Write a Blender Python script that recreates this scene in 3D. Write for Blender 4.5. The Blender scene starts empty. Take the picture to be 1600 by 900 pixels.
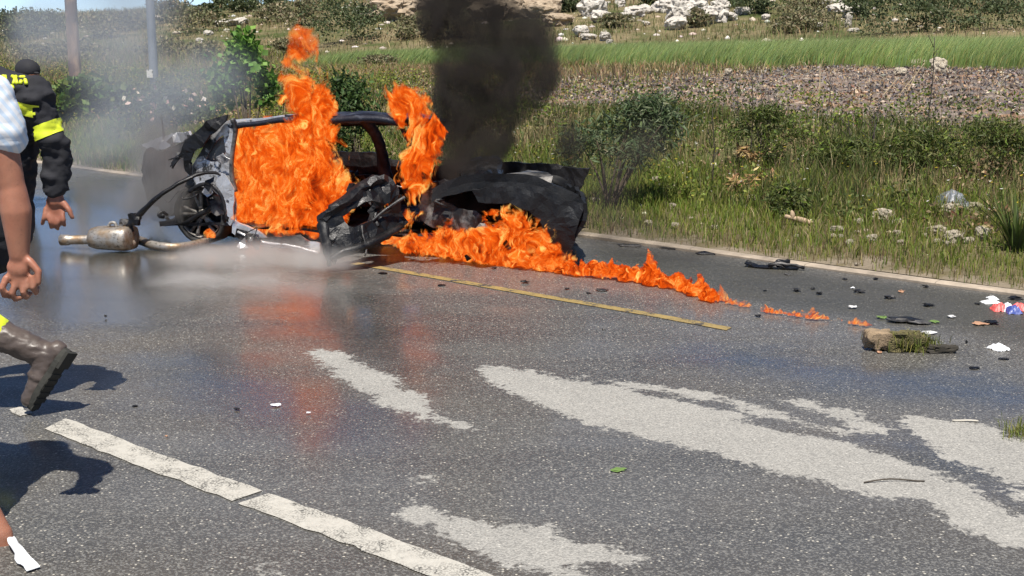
import bpy, bmesh, math, random
import numpy as np
from mathutils import Vector, Matrix, noise as mnoise
R = math.radians
random.seed(7); rng = np.random.default_rng(7)
sc = bpy.context.scene
COL = sc.collection
# ------------------------------------------------------------------ camera, sky, sun, exposure
F, CAMH, HZ = 2150.0, 1.75, 30.0              # focal length in photo pixels, eye height, horizon row
PITCH = math.atan((450 - HZ) / F)
cam = bpy.data.cameras.new('camera'); camo = bpy.data.objects.new('camera', cam); COL.objects.link(camo)
cam.sensor_width = 36; cam.lens = 36 * F / 1600; cam.clip_start = 0.05; cam.clip_end = 3000
camo.location = (0, 0, CAMH); camo.rotation_euler = (math.pi / 2 - PITCH, 0, 0)
sc.camera = camo
SUN_EL, SUN_DIR = 65.0, Vector((0.04, 1.0))   # SUN_DIR: the way shadows fall on the ground
SUN_DIR.normalize()
w = bpy.data.worlds.new('World'); sc.world = w; w.use_nodes = True
wn = w.node_tree.nodes; wl = w.node_tree.links
sky = wn.new('ShaderNodeTexSky'); sky.sky_type = 'NISHITA'; sky.sun_disc = False
sky.sun_elevation = R(SUN_EL)
sky.sun_rotation = math.atan2(-SUN_DIR.x, -SUN_DIR.y)
sky.air_density = 0.4; sky.dust_density = 0.0; sky.ozone_density = 2.5; sky.altitude = 500
wl.new(sky.outputs[0], wn['Background'].inputs[0]); wn['Background'].inputs[1].default_value = 0.085
sun = bpy.data.lights.new('sun', 'SUN'); suno = bpy.data.objects.new('sun', sun); COL.objects.link(suno)
sun.energy = 4.6; sun.angle = R(0.53); sun.color = (1.0, 0.945, 0.86)
d = Vector((SUN_DIR.x * math.cos(R(SUN_EL)), SUN_DIR.y * math.cos(R(SUN_EL)), -math.sin(R(SUN_EL))))
suno.rotation_euler = d.to_track_quat('-Z', 'Y').to_euler(); suno.location = (0, -20, 30)
vs = sc.view_settings; vs.view_transform = 'Standard'; vs.look = 'None'; vs.exposure = 0.8; vs.gamma = 1
sc.render.engine = 'CYCLES'
cy = sc.cycles
cy.use_denoising = True
try: cy.denoiser = 'OPENIMAGEDENOISE'
except Exception: pass
cy.max_bounces = 7; cy.diffuse_bounces = 2; cy.glossy_bounces = 3; cy.transparent_max_bounces = 8
cy.volume_bounces = 1; cy.volume_max_steps = 256; cy.sample_clamp_indirect = 6
cy.use_adaptive_sampling = True; cy.adaptive_threshold = 0.02

# ------------------------------------------------------------------ geometry of the place
CP, SP = math.cos(PITCH), math.sin(PITCH)
def ray(x, y):
    a, b = (x - 800) / F, -(y - 450) / F
    return Vector((a, CP + b * SP, -SP + b * CP))
CAM = Vector((0, 0, CAMH))
def G(x, y, z=0.0):
    r = ray(x, y); return CAM + r * ((z - CAMH) / r.z)
def D(x, y, Y):
    r = ray(x, y); return CAM + r * (Y / r.y)
_vp = Vector((-2410.0, math.hypot(F, 450 - HZ))).normalized()
U = Vector((-_vp.x, -_vp.y))                  # along the road, towards the near end
N = Vector((_vp.y, -_vp.x))                   # across the road, towards the verge
def road(t, c): return U * t + N * c
def c_of(p): return N.x * p[0] + N.y * p[1]
def t_of(p): return U.x * p[0] + U.y * p[1]
C_WHITE, C_YEL, C_KERB = c_of(G(420, 788)), c_of(G(875, 468)), c_of(G(1225, 413))

# terrain height: verge bank, flat terrace with the wheat, then the hill
_pc = np.array([-60, 8, C_KERB + .2, 9.6, 10.4, 11.6, 13.0, 15, 22, 34, 37, 44, 54, 70, 100, 150, 400])
_pz = np.array([-.05, -.05, 0.03, .10, .16, .34, .66, .80, .95, .95, 1.06, 1.5, 2.15, 2.95, 3.7, 4.2, 4.2])
_gt = np.array([-400, -190, -150, -112, -90, -64, -45, -30, 60])
_gz = np.array([.25, .30, .38, .58, .85, 1.3, 1.12, 1.0, .9])
def hnoise(X, Y, s, seed=0):
    a = np.sin(X * s * 1.0 + seed) * np.cos(Y * s * 1.13 - seed * 1.7)
    b = np.sin(X * s * 2.3 - Y * s * 1.1 + seed * 2.1) * .5
    c = np.cos(X * s * 3.9 + Y * s * 4.7 + seed * .7) * .27
    return (a + b + c) / 1.77
def terr(X, Y):
    X = np.asarray(X, float); Y = np.asarray(Y, float)
    c = X * N.x + Y * N.y; t = X * U.x + Y * U.y
    z = np.interp(c, _pc, _pz)
    h = np.clip(z - .95, 0, None) * (np.interp(t, _gt, _gz) - 1)
    low = -np.interp(t, [-60, -45, -31, -24, -11], [.75, .8, .68, .34, 0]) * np.interp(c, [11.5, 20, 34, 52], [0, 1, 1, 0])
    rough = np.interp(c, [9, 12, 40, 90], [0, .035, .06, .35])
    z = z + h + low + rough * hnoise(X, Y, .9, 1) + np.interp(c, [9.2, 11], [0, .03]) * hnoise(X, Y, 4.1, 3)
    return z
def tz(x, y): return float(terr(x, y))
def T(px, py, y0=4.0, y1=260.0):
    """where the sight line through a photo pixel meets the ground"""
    r = ray(px, py); s = np.geomspace(y0, y1, 1500)
    X = r.x * s; Y = CAM.y + r.y * s; Z = CAMH + r.z * s
    hit = np.nonzero(Z < terr(X, Y))[0]
    k = hit[0] if len(hit) else len(s) - 1
    return Vector((X[k], Y[k], float(terr(X[k], Y[k]))))

# ------------------------------------------------------------------ object helpers
def new_obj(name, data, parent=None, mat=None):
    o = bpy.data.objects.new(name, data); COL.objects.link(o)
    if parent is not None:
        o.parent = parent; o.matrix_parent_inverse = Matrix.Translation(parent.location).inverted() if parent.type == 'EMPTY' else parent.matrix_basis.inverted()
    if mat is not None and data is not None and hasattr(data, 'materials') and len(data.materials) == 0: data.materials.append(mat)
    return o
def tag(o, label, cat=None, group=None, kind=None):
    o['label'] = label
    if cat: o['category'] = cat
    if group: o['group'] = group
    if kind: o['kind'] = kind
    return o
def empty(name, loc, label, cat, group=None):
    o = bpy.data.objects.new(name, None); COL.objects.link(o); o.location = loc; o.empty_display_size = .2
    return tag(o, label, cat, group)
def from_bm(name, bm, mat=None, parent=None, smooth=True):
    me = bpy.data.meshes.new(name); bm.normal_update(); bm.to_mesh(me); bm.free()
    if smooth: me.shade_smooth()
    return new_obj(name, me, parent, mat)
def from_arrays(name, V, Fc, mat=None, parent=None, smooth=False, col=None):
    """V (n,3); Fc (m,k) faces of equal size; col (n,3) point colours"""
    V = np.asarray(V, np.float32); Fc = np.asarray(Fc, np.int32); m, k = Fc.shape
    me = bpy.data.meshes.new(name)
    me.vertices.add(len(V)); me.vertices.foreach_set('co', V.ravel())
    me.loops.add(m * k); me.loops.foreach_set('vertex_index', Fc.ravel())
    me.polygons.add(m); me.polygons.foreach_set('loop_start', np.arange(0, m * k, k, dtype=np.int32))
    if smooth: me.polygons.foreach_set('use_smooth', np.ones(m, bool))
    me.update(calc_edges=True)
    if col is not None:
        a = me.attributes.new('col', 'FLOAT_COLOR', 'POINT')
        a.data.foreach_set('color', np.column_stack([col, np.ones(len(V))]).astype(np.float32).ravel())
    return new_obj(name, me, parent, mat)
def fnoise(p, s=1.0, o=3): return mnoise.fractal(Vector(p) * s, 1.0, 2.0, o)

# ------------------------------------------------------------------ node helpers
class NT:
    def __init__(s, name):
        s.m = bpy.data.materials.new(name); s.m.use_nodes = True; s.t = s.m.node_tree
        s.t.nodes.clear(); s.out = s.t.nodes.new('ShaderNodeOutputMaterial')
    def n(s, typ, **kw):
        nd = s.t.nodes.new(typ)
        for k, v in kw.items():
            if k.startswith('i_'):
                key = k[2:]; s.put(nd.inputs[int(key) if key.isdigit() else key.replace('_', ' ')], v)
            else: setattr(nd, k, v)
        return nd
    def put(s, sock, v):
        if isinstance(v, bpy.types.NodeSocket): s.t.links.new(v, sock)
        elif isinstance(v, bpy.types.Node): s.t.links.new(v.outputs[0], sock)
        else:
            if hasattr(sock.default_value, '__len__') and isinstance(v, (tuple, list)) and len(v) == 3 and len(sock.default_value) == 4: v = (*v, 1)
            sock.default_value = v
    def math(s, op, a, b=None, c=None, clamp=False):
        nd = s.n('ShaderNodeMath', operation=op, use_clamp=clamp); s.put(nd.inputs[0], a)
        if b is not None: s.put(nd.inputs[1], b)
        if c is not None: s.put(nd.inputs[2], c)
        return nd.outputs[0]
    def vmath(s, op, a, b=None):
        nd = s.n('ShaderNodeVectorMath', operation=op); s.put(nd.inputs[0], a)
        if b is not None: s.put(nd.inputs[1], b)
        return nd.outputs[0]
    def rng(s, v, a, b, c=0.0, d=1.0, smooth=False):
        nd = s.n('ShaderNodeMapRange', interpolation_type='SMOOTHSTEP' if smooth else 'LINEAR', clamp=True)
        for k, q in enumerate((v, a, b, c, d)): s.put(nd.inputs[k], q)
        return nd.outputs[0]
    def mix(s, f, a, b, typ='RGBA', blend='MIX'):
        nd = s.n('ShaderNodeMix', data_type=typ, blend_type=blend) if typ == 'RGBA' else s.n('ShaderNodeMix', data_type=typ)
        ia, ib = (6, 7) if typ == 'RGBA' else (2, 3)
        s.put(nd.inputs[0], f); s.put(nd.inputs[ia], a); s.put(nd.inputs[ib], b)
        return nd.outputs[2] if typ == 'RGBA' else nd.outputs[0]
    def noise(s, scale, detail=3, rough=.55, vec=None, dist=0.0, col=False):
        nd = s.n('ShaderNodeTexNoise'); nd.inputs['Scale'].default_value = scale; nd.inputs['Detail'].default_value = detail
        nd.inputs['Roughness'].default_value = rough; nd.inputs['Distortion'].default_value = dist
        if vec is not None: s.put(nd.inputs['Vector'], vec)
        return nd.outputs[1] if col else nd.outputs[0]
    def ramp(s, f, stops):
        nd = s.n('ShaderNodeValToRGB'); s.put(nd.inputs[0], f); e = nd.color_ramp.elements
        while len(e) < len(stops): e.new(.5)
        for k, (p, c) in enumerate(stops):
            e[k].position = p; e[k].color = (*c, 1) if len(c) == 3 else c
        return nd.outputs[0]
    def geo(s): return s.n('ShaderNodeNewGeometry').outputs['Position']
    def obj(s): return s.n('ShaderNodeTexCoord').outputs['Object']
    def attr(s, name, out='Fac'): return s.n('ShaderNodeAttribute', attribute_name=name).outputs[out]
    def pbsdf(s, col, rough=.6, metal=0.0, bump=None, bstr=.3, bdist=.02, spec=.5, alpha=None, coat=None):
        b = s.n('ShaderNodeBsdfPrincipled'); s.put(b.inputs['Base Color'], col); s.put(b.inputs['Roughness'], rough); s.put(b.inputs['Metallic'], metal)
        s.put(b.inputs['Specular IOR Level'], spec)
        if bump is not None:
            bn = s.n('ShaderNodeBump'); s.put(bn.inputs['Height'], bump); bn.inputs['Strength'].default_value = bstr; bn.inputs['Distance'].default_value = bdist
            s.t.links.new(bn.outputs[0], b.inputs['Normal'])
        if alpha is not None: s.put(b.inputs['Alpha'], alpha)
        if coat is not None: s.put(b.inputs['Coat Weight'], coat); b.inputs['Coat Roughness'].default_value = .15
        return b
    def done(s, surf=None, vol=None):
        if surf is not None: s.t.links.new(surf.outputs[0] if isinstance(surf, bpy.types.Node) else surf, s.out.inputs[0])
        if vol is not None: s.t.links.new(vol.outputs[0] if isinstance(vol, bpy.types.Node) else vol, s.out.inputs[1])
        return s.m
def simple(name, col, rough=.6, metal=0.0, var=.25, scale=8.0, bump=.15, bd=.01, spec=.5):
    """one plain colour with grain, blotches and a little relief"""
    t = NT(name); n = t.noise(scale, 5, .6, t.obj()); n2 = t.noise(scale * 6, 3, .6, t.obj())
    f = t.math('MULTIPLY_ADD', n2, .35, n)
    c0 = tuple(x * (1 - var) for x in col); c1 = tuple(min(1, x * (1 + var)) for x in col)
    return t.done(t.pbsdf(t.mix(t.rng(f, .4, .95), c0, c1), t.rng(n, .2, .8, max(.02, rough - .08), min(1, rough + .1)), metal, f, bump, bd, spec))
# ------------------------------------------------------------------ road
def poly_px(pts): return np.array([[G(x, y).x, G(x, y).y] for x, y in pts])
def sdf(P, poly):
    """signed distance, positive inside"""
    A = poly; B = np.roll(poly, -1, 0); best = np.full(len(P), 1e9); inside = np.zeros(len(P), bool)
    for a, b in zip(A, B):
        e = b - a; w_ = P - a; k = np.clip((w_ @ e) / (e @ e + 1e-12), 0, 1)
        best = np.minimum(best, np.linalg.norm(w_ - k[:, None] * e, axis=1))
        cond = (a[1] > P[:, 1]) != (b[1] > P[:, 1])
        with np.errstate(divide='ignore', invalid='ignore'):
            xi = a[0] + (P[:, 1] - a[1]) * e[0] / e[1]
        inside ^= cond & (P[:, 0] < xi)
    return np.where(inside, best, -best)
DRY = [
 [(480,545),(510,543),(550,558),(592,578),(640,607),(680,638),(692,651),(722,659),(757,677),(738,677),(700,660),(660,652),(620,640),(580,622),(550,606),(520,582),(495,560)],
 [(755,571),(800,575),(835,584),(900,595),(960,600),(1040,622),(1100,637),(1139,641),(1178,663),(1267,682),(1333,696),(1388,709),(1423,727),(1497,744),(1543,776),(1600,807),(1680,850),(1680,872),(1600,851),(1559,849),(1512,826),(1450,795),(1442,781),(1380,777),(1310,762),(1263,748),(1193,735),(1158,721),(1100,705),(1000,681),(900,658),(844,633),(791,609),(755,582)],
 [(925,590),(1000,600),(1100,614),(1158,624),(1197,634),(1232,649),(1283,663),(1324,676),(1324,681),(1294,675),(1263,670),(1217,654),(1170,645),(1139,632),(1100,624),(1000,606),(930,594)],
 [(1213,622),(1256,626),(1287,634),(1341,639),(1353,657),(1384,672),(1372,678),(1341,671),(1310,659),(1283,651),(1248,639)],
 [(1415,647),(1450,653),(1489,663),(1551,663),(1574,682),(1600,690),(1720,715),(1720,790),(1600,758),(1567,762),(1543,744),(1512,729),(1473,717),(1450,704),(1438,684),(1423,663)],
 [(1580,772),(1600,772),(1720,800),(1720,850),(1600,788)],
 [(617,802),(649,791),(675,789),(702,811),(729,807),(755,815),(778,820),(800,813),(827,820),(858,818),(871,836),(893,856),(960,853),(1005,861),(1022,873),(1000,884),(930,880),(885,876),(868,882),(905,897),(960,915),(940,935),(870,920),(844,895),(800,889),(755,869),(702,851),(667,827),(631,813)],
 [(644,744),(667,742),(662,767),(646,788),(640,786),(650,767)],
 [(405,868),(432,885),(450,915),(400,925),(410,890)],
]
PUDDLE = [
 [(60,300),(120,270),(260,285),(380,330),(420,420),(330,470),(250,520),(140,520),(60,520),(-60,480),(-60,360)],
 [(200,560),(330,540),(470,590),(600,640),(620,690),(500,690),(330,640),(230,620)],
 [(1060,560),(1250,590),(1420,620),(1700,660),(1700,625),(1500,590),(1300,570),(1120,545)],
 [(1380,690),(1460,722),(1540,758),(1640,820),(1600,790),(1540,735),(1440,690)],
 [(380,430),(560,430),(680,520),(650,600),(560,560),(430,530)],
]
DAMP_REFLECT = [  # damp shoulder strip whose dark reflection of bank and smoke is painted
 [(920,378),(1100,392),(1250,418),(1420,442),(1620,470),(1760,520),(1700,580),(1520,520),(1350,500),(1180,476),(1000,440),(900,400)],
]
def build_road():
    step = .05
    ts = np.concatenate([np.arange(-140, -26, 2.0), np.arange(-26, 2.5, step), np.arange(3, 30, 1.5)])
    cs = np.concatenate([np.arange(-12, 1.2, 1.2), np.arange(1.2, C_KERB - .1, step), [C_KERB - .02]])
    TT, CC = np.meshgrid(ts, cs, indexing='ij')
    X = U.x * TT + N.x * CC; Y = U.y * TT + N.y * CC
    Z = .006 * hnoise(X, Y, 1.3, 5)
    V = np.column_stack([X.ravel(), Y.ravel(), Z.ravel()])
    a, b = TT.shape; idx = np.arange(a * b).reshape(a, b)
    Fc = np.stack([idx[:-1, :-1], idx[1:, :-1], idx[1:, 1:], idx[:-1, 1:]], -1).reshape(-1, 4)
    P = V[:, :2].astype(float)
    near = (TT.ravel() > -27) & (TT.ravel() < 3) & (CC.ravel() > 1)
    dry = np.full(len(P), -2.0); pud = np.full(len(P), -2.0)
    Q = P[near]
    dry[near] = np.max([sdf(Q, poly_px(p)) for p in DRY], axis=0)
    pud[near] = np.max([sdf(Q, poly_px(p)) for p in PUDDLE], axis=0)
    damp = np.full(len(P), -2.0); damp[near] = np.max([sdf(Q, poly_px(p)) for p in DAMP_REFLECT], axis=0)  # outline of the damp strip, also carries the painted reflection
    t = NT('wet_asphalt'); pos = t.geo()
    # grain: stones of the chip seal
    vor = t.n('ShaderNodeTexVoronoi', feature='F1'); t.put(vor.inputs['Vector'], pos); vor.inputs['Scale'].default_value = 150
    vor2 = t.n('ShaderNodeTexVoronoi', feature='F1'); t.put(vor2.inputs['Vector'], pos); vor2.inputs['Scale'].default_value = 70
    sep = t.n('ShaderNodeSeparateColor'); t.put(sep.inputs[0], vor.outputs['Color'])
    sep2 = t.n('ShaderNodeSeparateColor'); t.put(sep2.inputs[0], vor2.outputs['Color'])
    big = t.noise(.55, 4, .6, pos); mid = t.noise(3.2, 5, .62, pos); fine = t.noise(26, 4, .7, pos)
    chip = t.rng(sep.outputs[0], .52, .98)
    chip2 = t.math('MULTIPLY', t.rng(sep2.outputs[0], .86, .93), t.rng(vor2.outputs['Distance'], .38, .22))
    edge = t.math('ADD', t.math('MULTIPLY', t.math('SUBTRACT', mid, .5), .30), t.math('MULTIPLY', t.math('SUBTRACT', fine, .5), .26))
    dm = t.rng(t.math('ADD', t.attr('dry'), edge), -.012, .022, smooth=True)
    pm = t.rng(t.math('ADD', t.attr('puddle'), t.math('MULTIPLY', t.math('SUBTRACT', mid, .5), .9)), -.35, .55, smooth=True)
    # along-road streaks of damp
    sepp = t.n('ShaderNodeMapping'); t.put(sepp.inputs[0], pos); sepp.inputs['Rotation'].default_value = (0, 0, -math.atan2(U.y, U.x)); sepp.inputs['Scale'].default_value = (.22, 1.7, 1)
    streak = t.noise(1.0, 4, .6, sepp.outputs[0])
    wetbase = t.mix(t.rng(big, .3, .7), (.034, .036, .038), (.056, .057, .058))
    wetbase = t.mix(t.rng(streak, .35, .7), wetbase, (.078, .076, .071))
    warm = t.noise(.33, 3, .6, t.vmath('ADD', pos, (7.3, 2.1, 0)))
    wetbase = t.mix(t.rng(warm, .42, .62), wetbase, (.078, .067, .052))
    wet = t.mix(t.math('MULTIPLY', chip, .85), wetbase, (.20, .195, .18))
    wet = t.mix(t.math('MULTIPLY', chip2, .9), wet, (.50, .47, .40))
    wet = t.mix(t.math('MULTIPLY', pm, .5), wet, (.018, .0185, .018))
    bank_reflect = t.rng(t.math('ADD', t.attr('damp'), t.math('MULTIPLY', t.math('SUBTRACT', streak, .5), 1.4)), -.25, .35, smooth=True)
    wet = t.mix(t.math('MULTIPLY', bank_reflect, .62), wet, (.030, .028, .019))  # dark olive reflection of bank and hill put into the damp strip's colour
    dryc = t.mix(t.rng(t.math('ADD', sep.outputs[1], t.math('MULTIPLY', mid, .5)), .2, 1.3), (.19, .186, .175), (.34, .33, .305))
    dryc = t.mix(t.math('MULTIPLY', chip2, .6), dryc, (.55, .53, .48))
    col = t.mix(dm, wet, dryc)
    wr = t.rng(t.math('ADD', t.math('MULTIPLY', streak, .6), t.math('MULTIPLY', big, .4)), .38, .62, .34, .60)
    rough = t.mix(pm, wr, t.rng(mid, .3, .7, .07, .20), 'FLOAT')
    rough = t.mix(dm, rough, .85, 'FLOAT')
    h = t.math('ADD', t.math('MULTIPLY', t.rng(vor.outputs['Distance'], 0, .6, 1, 0), .6), t.math('MULTIPLY', t.rng(vor2.outputs['Distance'], 0, .6, 1, 0), .5))
    bs = t.mix(pm, t.rng(big, .3, .7, .55, .85), .16, 'FLOAT')
    bn = t.n('ShaderNodeBump'); t.put(bn.inputs['Height'], h); t.put(bn.inputs['Strength'], bs); bn.inputs['Distance'].default_value = .006
    b = t.n('ShaderNodeBsdfPrincipled'); t.put(b.inputs['Base Color'], col); t.put(b.inputs['Roughness'], rough)
    t.put(b.inputs['Specular IOR Level'], t.mix(dm, .5, .25, 'FLOAT')); t.t.links.new(bn.outputs[0], b.inputs['Normal'])
    t.put(b.inputs['Coat Weight'], t.math('MULTIPLY', t.math('MULTIPLY', t.math('MULTIPLY', t.math('SUBTRACT', 1.0, dm), t.math('SUBTRACT', 1.0, t.math('MULTIPLY', bank_reflect, .8))), t.rng(t.math('ADD', streak, t.math('MULTIPLY', pm, .4)), .42, .85)), .9)); b.inputs['Coat Roughness'].default_value = .14; b.inputs['Coat IOR'].default_value = 1.33
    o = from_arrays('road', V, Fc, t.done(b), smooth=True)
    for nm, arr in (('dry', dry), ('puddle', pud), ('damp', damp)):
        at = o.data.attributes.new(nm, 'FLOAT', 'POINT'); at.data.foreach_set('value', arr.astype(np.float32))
    tag(o, 'wet asphalt road with pale dry patches', kind='structure')
build_road()

def strip(name, mat, t0, t1, c, w_, z, label, seg=.06, jag=.006, ends=0.0, parent=None):
    """a painted line laid on the road, edges slightly ragged"""
    n_ = max(2, int((t1 - t0) / seg)); V, Fc = [], []
    for i in range(n_ + 1):
        tt = t0 + (t1 - t0) * i / n_
        for s in (-1, 1):
            j = jag * fnoise((tt * 9, s * 3 + c, 0), 2.0)
            e = ends * fnoise((s * 4, c, tt), 3) if i in (0, n_) else 0
            p = road(tt + e, c + s * w_ / 2 + j); V.append((p.x, p.y, z + .006 * float(hnoise(p.x, p.y, 1.3, 5))))
    for i in range(n_): Fc.append((2 * i, 2 * i + 1, 2 * i + 3, 2 * i + 2))
    V = np.array(V); Fc = np.array(Fc)[:, ::-1]
    o = from_arrays(name, V, Fc, mat, parent); 
    if label: tag(o, label, kind='structure')
    return o
def paint(name, col, crack, wear):
    t = NT(name); pos = t.geo()
    v = t.n('ShaderNodeTexVoronoi', feature='DISTANCE_TO_EDGE'); t.put(v.inputs['Vector'], t.vmath('ADD', pos, t.vmath('SCALE', t.noise(6, 3, .6, pos, col=True), None)))
    v.inputs['Scale'].default_value = 7
    for nd in t.t.nodes:
        if nd.type == 'VECT_MATH' and nd.operation == 'SCALE': nd.inputs['Scale'].default_value = .12
    ck = t.rng(v.outputs['Distance'], .004, .014, 1, 0); n = t.noise(9, 5, .65, pos); n3 = t.noise(60, 4, .7, pos)
    ck = t.math('MULTIPLY', ck, t.rng(n, .42, .55))
    wr = t.rng(t.math('MULTIPLY_ADD', n3, .5, n), wear, wear + .06)
    vo = t.n('ShaderNodeTexVoronoi', feature='F1'); t.put(vo.inputs['Vector'], pos); vo.inputs['Scale'].default_value = 120
    pit = t.math('MULTIPLY', t.rng(vo.outputs['Distance'], .42, .62), t.rng(n, .40, .62))
    f = t.math('MAXIMUM', t.math('MAXIMUM', t.math('MULTIPLY', ck, crack), wr), t.math('MULTIPLY', pit, .8))
    c = t.mix(f, t.mix(t.rng(n3, .3, .75), tuple(x * .78 for x in col), col), (.045, .043, .04))
    return t.done(t.pbsdf(c, t.rng(n, .3, .7, .45, .75), 0, n3, .35, .004))
M_WHITE = paint('worn_white_paint', (.47, .45, .40), 1.0, .88)
M_YEL = paint('worn_yellow_paint', (.32, .235, .085), .6, .80)
tw0, tw1, tw2 = t_of(G(85, 662)), t_of(G(381, 772)), t_of(G(390, 776))
strip('lane_marking', M_WHITE, tw0, tw1, C_WHITE, .145, .004, 'cracked white lane line, the length nearer the burning car', jag=.016, ends=.12)
strip('lane_marking', M_WHITE, tw2, 6.0, C_WHITE, .145, .004, 'cracked white lane line, the length past the dark break', jag=.016, ends=.12)
strip('lane_marking', M_WHITE, tw0 - .34, tw0 - .20, C_WHITE - .01, .07, .004, 'worn scrap of white paint at the end of the lane line', jag=.03)
strip('edge_marking', M_YEL, t_of(G(560, 409)), t_of(G(1132, 515)), C_YEL, .085, .004, 'faded yellow edge line running under the burning car', jag=.004, ends=.03)
# kerb: a low concrete edging
def build_kerb():
    m = simple('kerb_concrete', (.30, .25, .195), .9, 0, .45, 4, .5, .012)
    prof = [(0, -.05), (0, .012), (.02, .022), (.085, .024), (.10, .018), (.10, -.05)]
    ks = list(np.arange(-90, 12.1, 1.0)); V, Fc = [], []
    root = bpy.data.objects.new('kerb', None); COL.objects.link(root); tag(root, 'low pale concrete kerb along the verge', kind='structure')
    k = 0
    for i, t0 in enumerate(ks[:-1]):
        V, Fc = [], []
        for tt in (t0 + .002, t0 + .998):
            for (cc, zz) in prof:
                p = road(tt, C_KERB + cc + .012 * fnoise((tt, 0, 0), .6)); V.append((p.x, p.y, zz + .008 * fnoise((tt, 5, 0), .5)))
        n_ = len(prof)
        for q in range(n_):
            Fc.append((q, (q + 1) % n_, n_ + (q + 1) % n_, n_ + q))
        bm = bmesh.new(); vs_ = [bm.verts.new(v) for v in V]
        for f in Fc: bm.faces.new([vs_[x] for x in f])
        bm.faces.new(vs_[:n_][::-1]); bm.faces.new(vs_[n_:]); bmesh.ops.recalc_face_normals(bm, faces=bm.faces)
        from_bm('kerb_stone', bm, m, root, smooth=False)
build_kerb()
# ------------------------------------------------------------------ terrain sheet
def build_terrain():
    ts = np.concatenate([np.arange(-700, -200, 25), np.arange(-200, -60, 2.5), np.arange(-60, -2, .35), np.arange(-2, 20, .6), np.arange(20, 500, 30)])
    cs = np.concatenate([[C_KERB + .11], np.arange(C_KERB + .2, 16, .12), np.arange(16, 40, .5), np.arange(40, 120, 1.2), np.arange(120, 900, 30)])
    TT, CC = np.meshgrid(ts, cs, indexing='ij'); X = U.x * TT + N.x * CC; Y = U.y * TT + N.y * CC
    Z = terr(X, Y); V = np.column_stack([X.ravel(), Y.ravel(), Z.ravel()])
    a, b = TT.shape; idx = np.arange(a * b).reshape(a, b)
    Fc = np.stack([idx[:-1, :-1], idx[1:, :-1], idx[1:, 1:], idx[:-1, 1:]], -1).reshape(-1, 4)
    t = NT('hillside_earth'); pos = t.geo()
    n1 = t.noise(.35, 4, .6, pos); n2 = t.noise(2.5, 5, .65, pos); n3 = t.noise(14, 5, .7, pos)
    v = t.n('ShaderNodeTexVoronoi', feature='F1'); t.put(v.inputs['Vector'], pos); v.inputs['Scale'].default_value = 16
    sv = t.n('ShaderNodeSeparateColor'); t.put(sv.inputs[0], v.outputs['Color'])
    soil = t.mix(t.rng(n2, .35, .65), (.11, .075, .048), (.22, .155, .10))
    dryg = t.mix(t.rng(n3, .35, .65), (.13, .105, .055), (.24, .19, .11))
    green = t.mix(t.rng(n3, .3, .7), (.035, .05, .014), (.085, .10, .03))
    base = t.mix(t.rng(t.math('ADD', n1, t.math('MULTIPLY', n2, .4)), .55, .8), green, dryg)
    ash = t.mix(t.rng(n3, .3, .7), (.08, .066, .062), (.24, .19, .165))
    ash = t.mix(t.rng(n2, .5, .62), ash, (.27, .165, .105)); ash = t.mix(t.math('MULTIPLY', t.rng(n1, .52, .66), t.rng(n3, .35, .6)), ash, (.035, .032, .034))
    ash = t.mix(t.rng(sv.outputs[0], .9, .93), ash, (.36, .31, .25))
    cc = t.n('ShaderNodeVectorMath', operation='DOT_PRODUCT'); t.put(cc.inputs[0], pos); cc.inputs[1].default_value = (N.x, N.y, 0)
    cw = t.math('ADD', cc.outputs['Value'], t.math('MULTIPLY', t.math('SUBTRACT', n2, .5), 2.0))
    tt = t.n('ShaderNodeVectorMath', operation='DOT_PRODUCT'); t.put(tt.inputs[0], pos); tt.inputs[1].default_value = (U.x, U.y, 0)
    tw_ = t.math('ADD', tt.outputs['Value'], t.math('MULTIPLY', t.math('SUBTRACT', n1, .5), 8.0))
    burnt = t.math('MULTIPLY', t.math('MULTIPLY', t.rng(cw, 12.6, 13.6), t.rng(cw, 23.2, 22.2)), t.rng(tw_, -17, -12.5))
    gv = t.rng(cw, 9.0, 8.75)
    c = t.mix(t.math('MULTIPLY', burnt, .95), base, ash)
    c = t.mix(t.rng(cw, 12.6, 9.2), c, t.mix(.5, soil, green))
    c = t.mix(gv, c, (.20, .165, .12))
    tag(from_arrays('hillside', V, Fc, t.done(t.pbsdf(c, .95, 0, t.math('ADD', n3, t.math('MULTIPLY', n2, 2)), .7, .05, .2)), smooth=True), 'grassy bank and rocky hillside above the road', kind='structure')
    # the ground beyond the near side of the road, out to the horizon
    bm = bmesh.new()
    for p in (road(-700, -400), road(700, -400), road(700, 60), road(-700, 60)): bm.verts.new((p.x, p.y, -.12))
    bm.faces.new(bm.verts); bmesh.ops.recalc_face_normals(bm, faces=bm.faces)
    tag(from_bm('ground', bm, simple('roadside_earth', (.16, .13, .09), .95, 0, .35, .8, .3, .05), smooth=False), 'bare earth under and beyond the road', kind='structure')
build_terrain()
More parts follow.
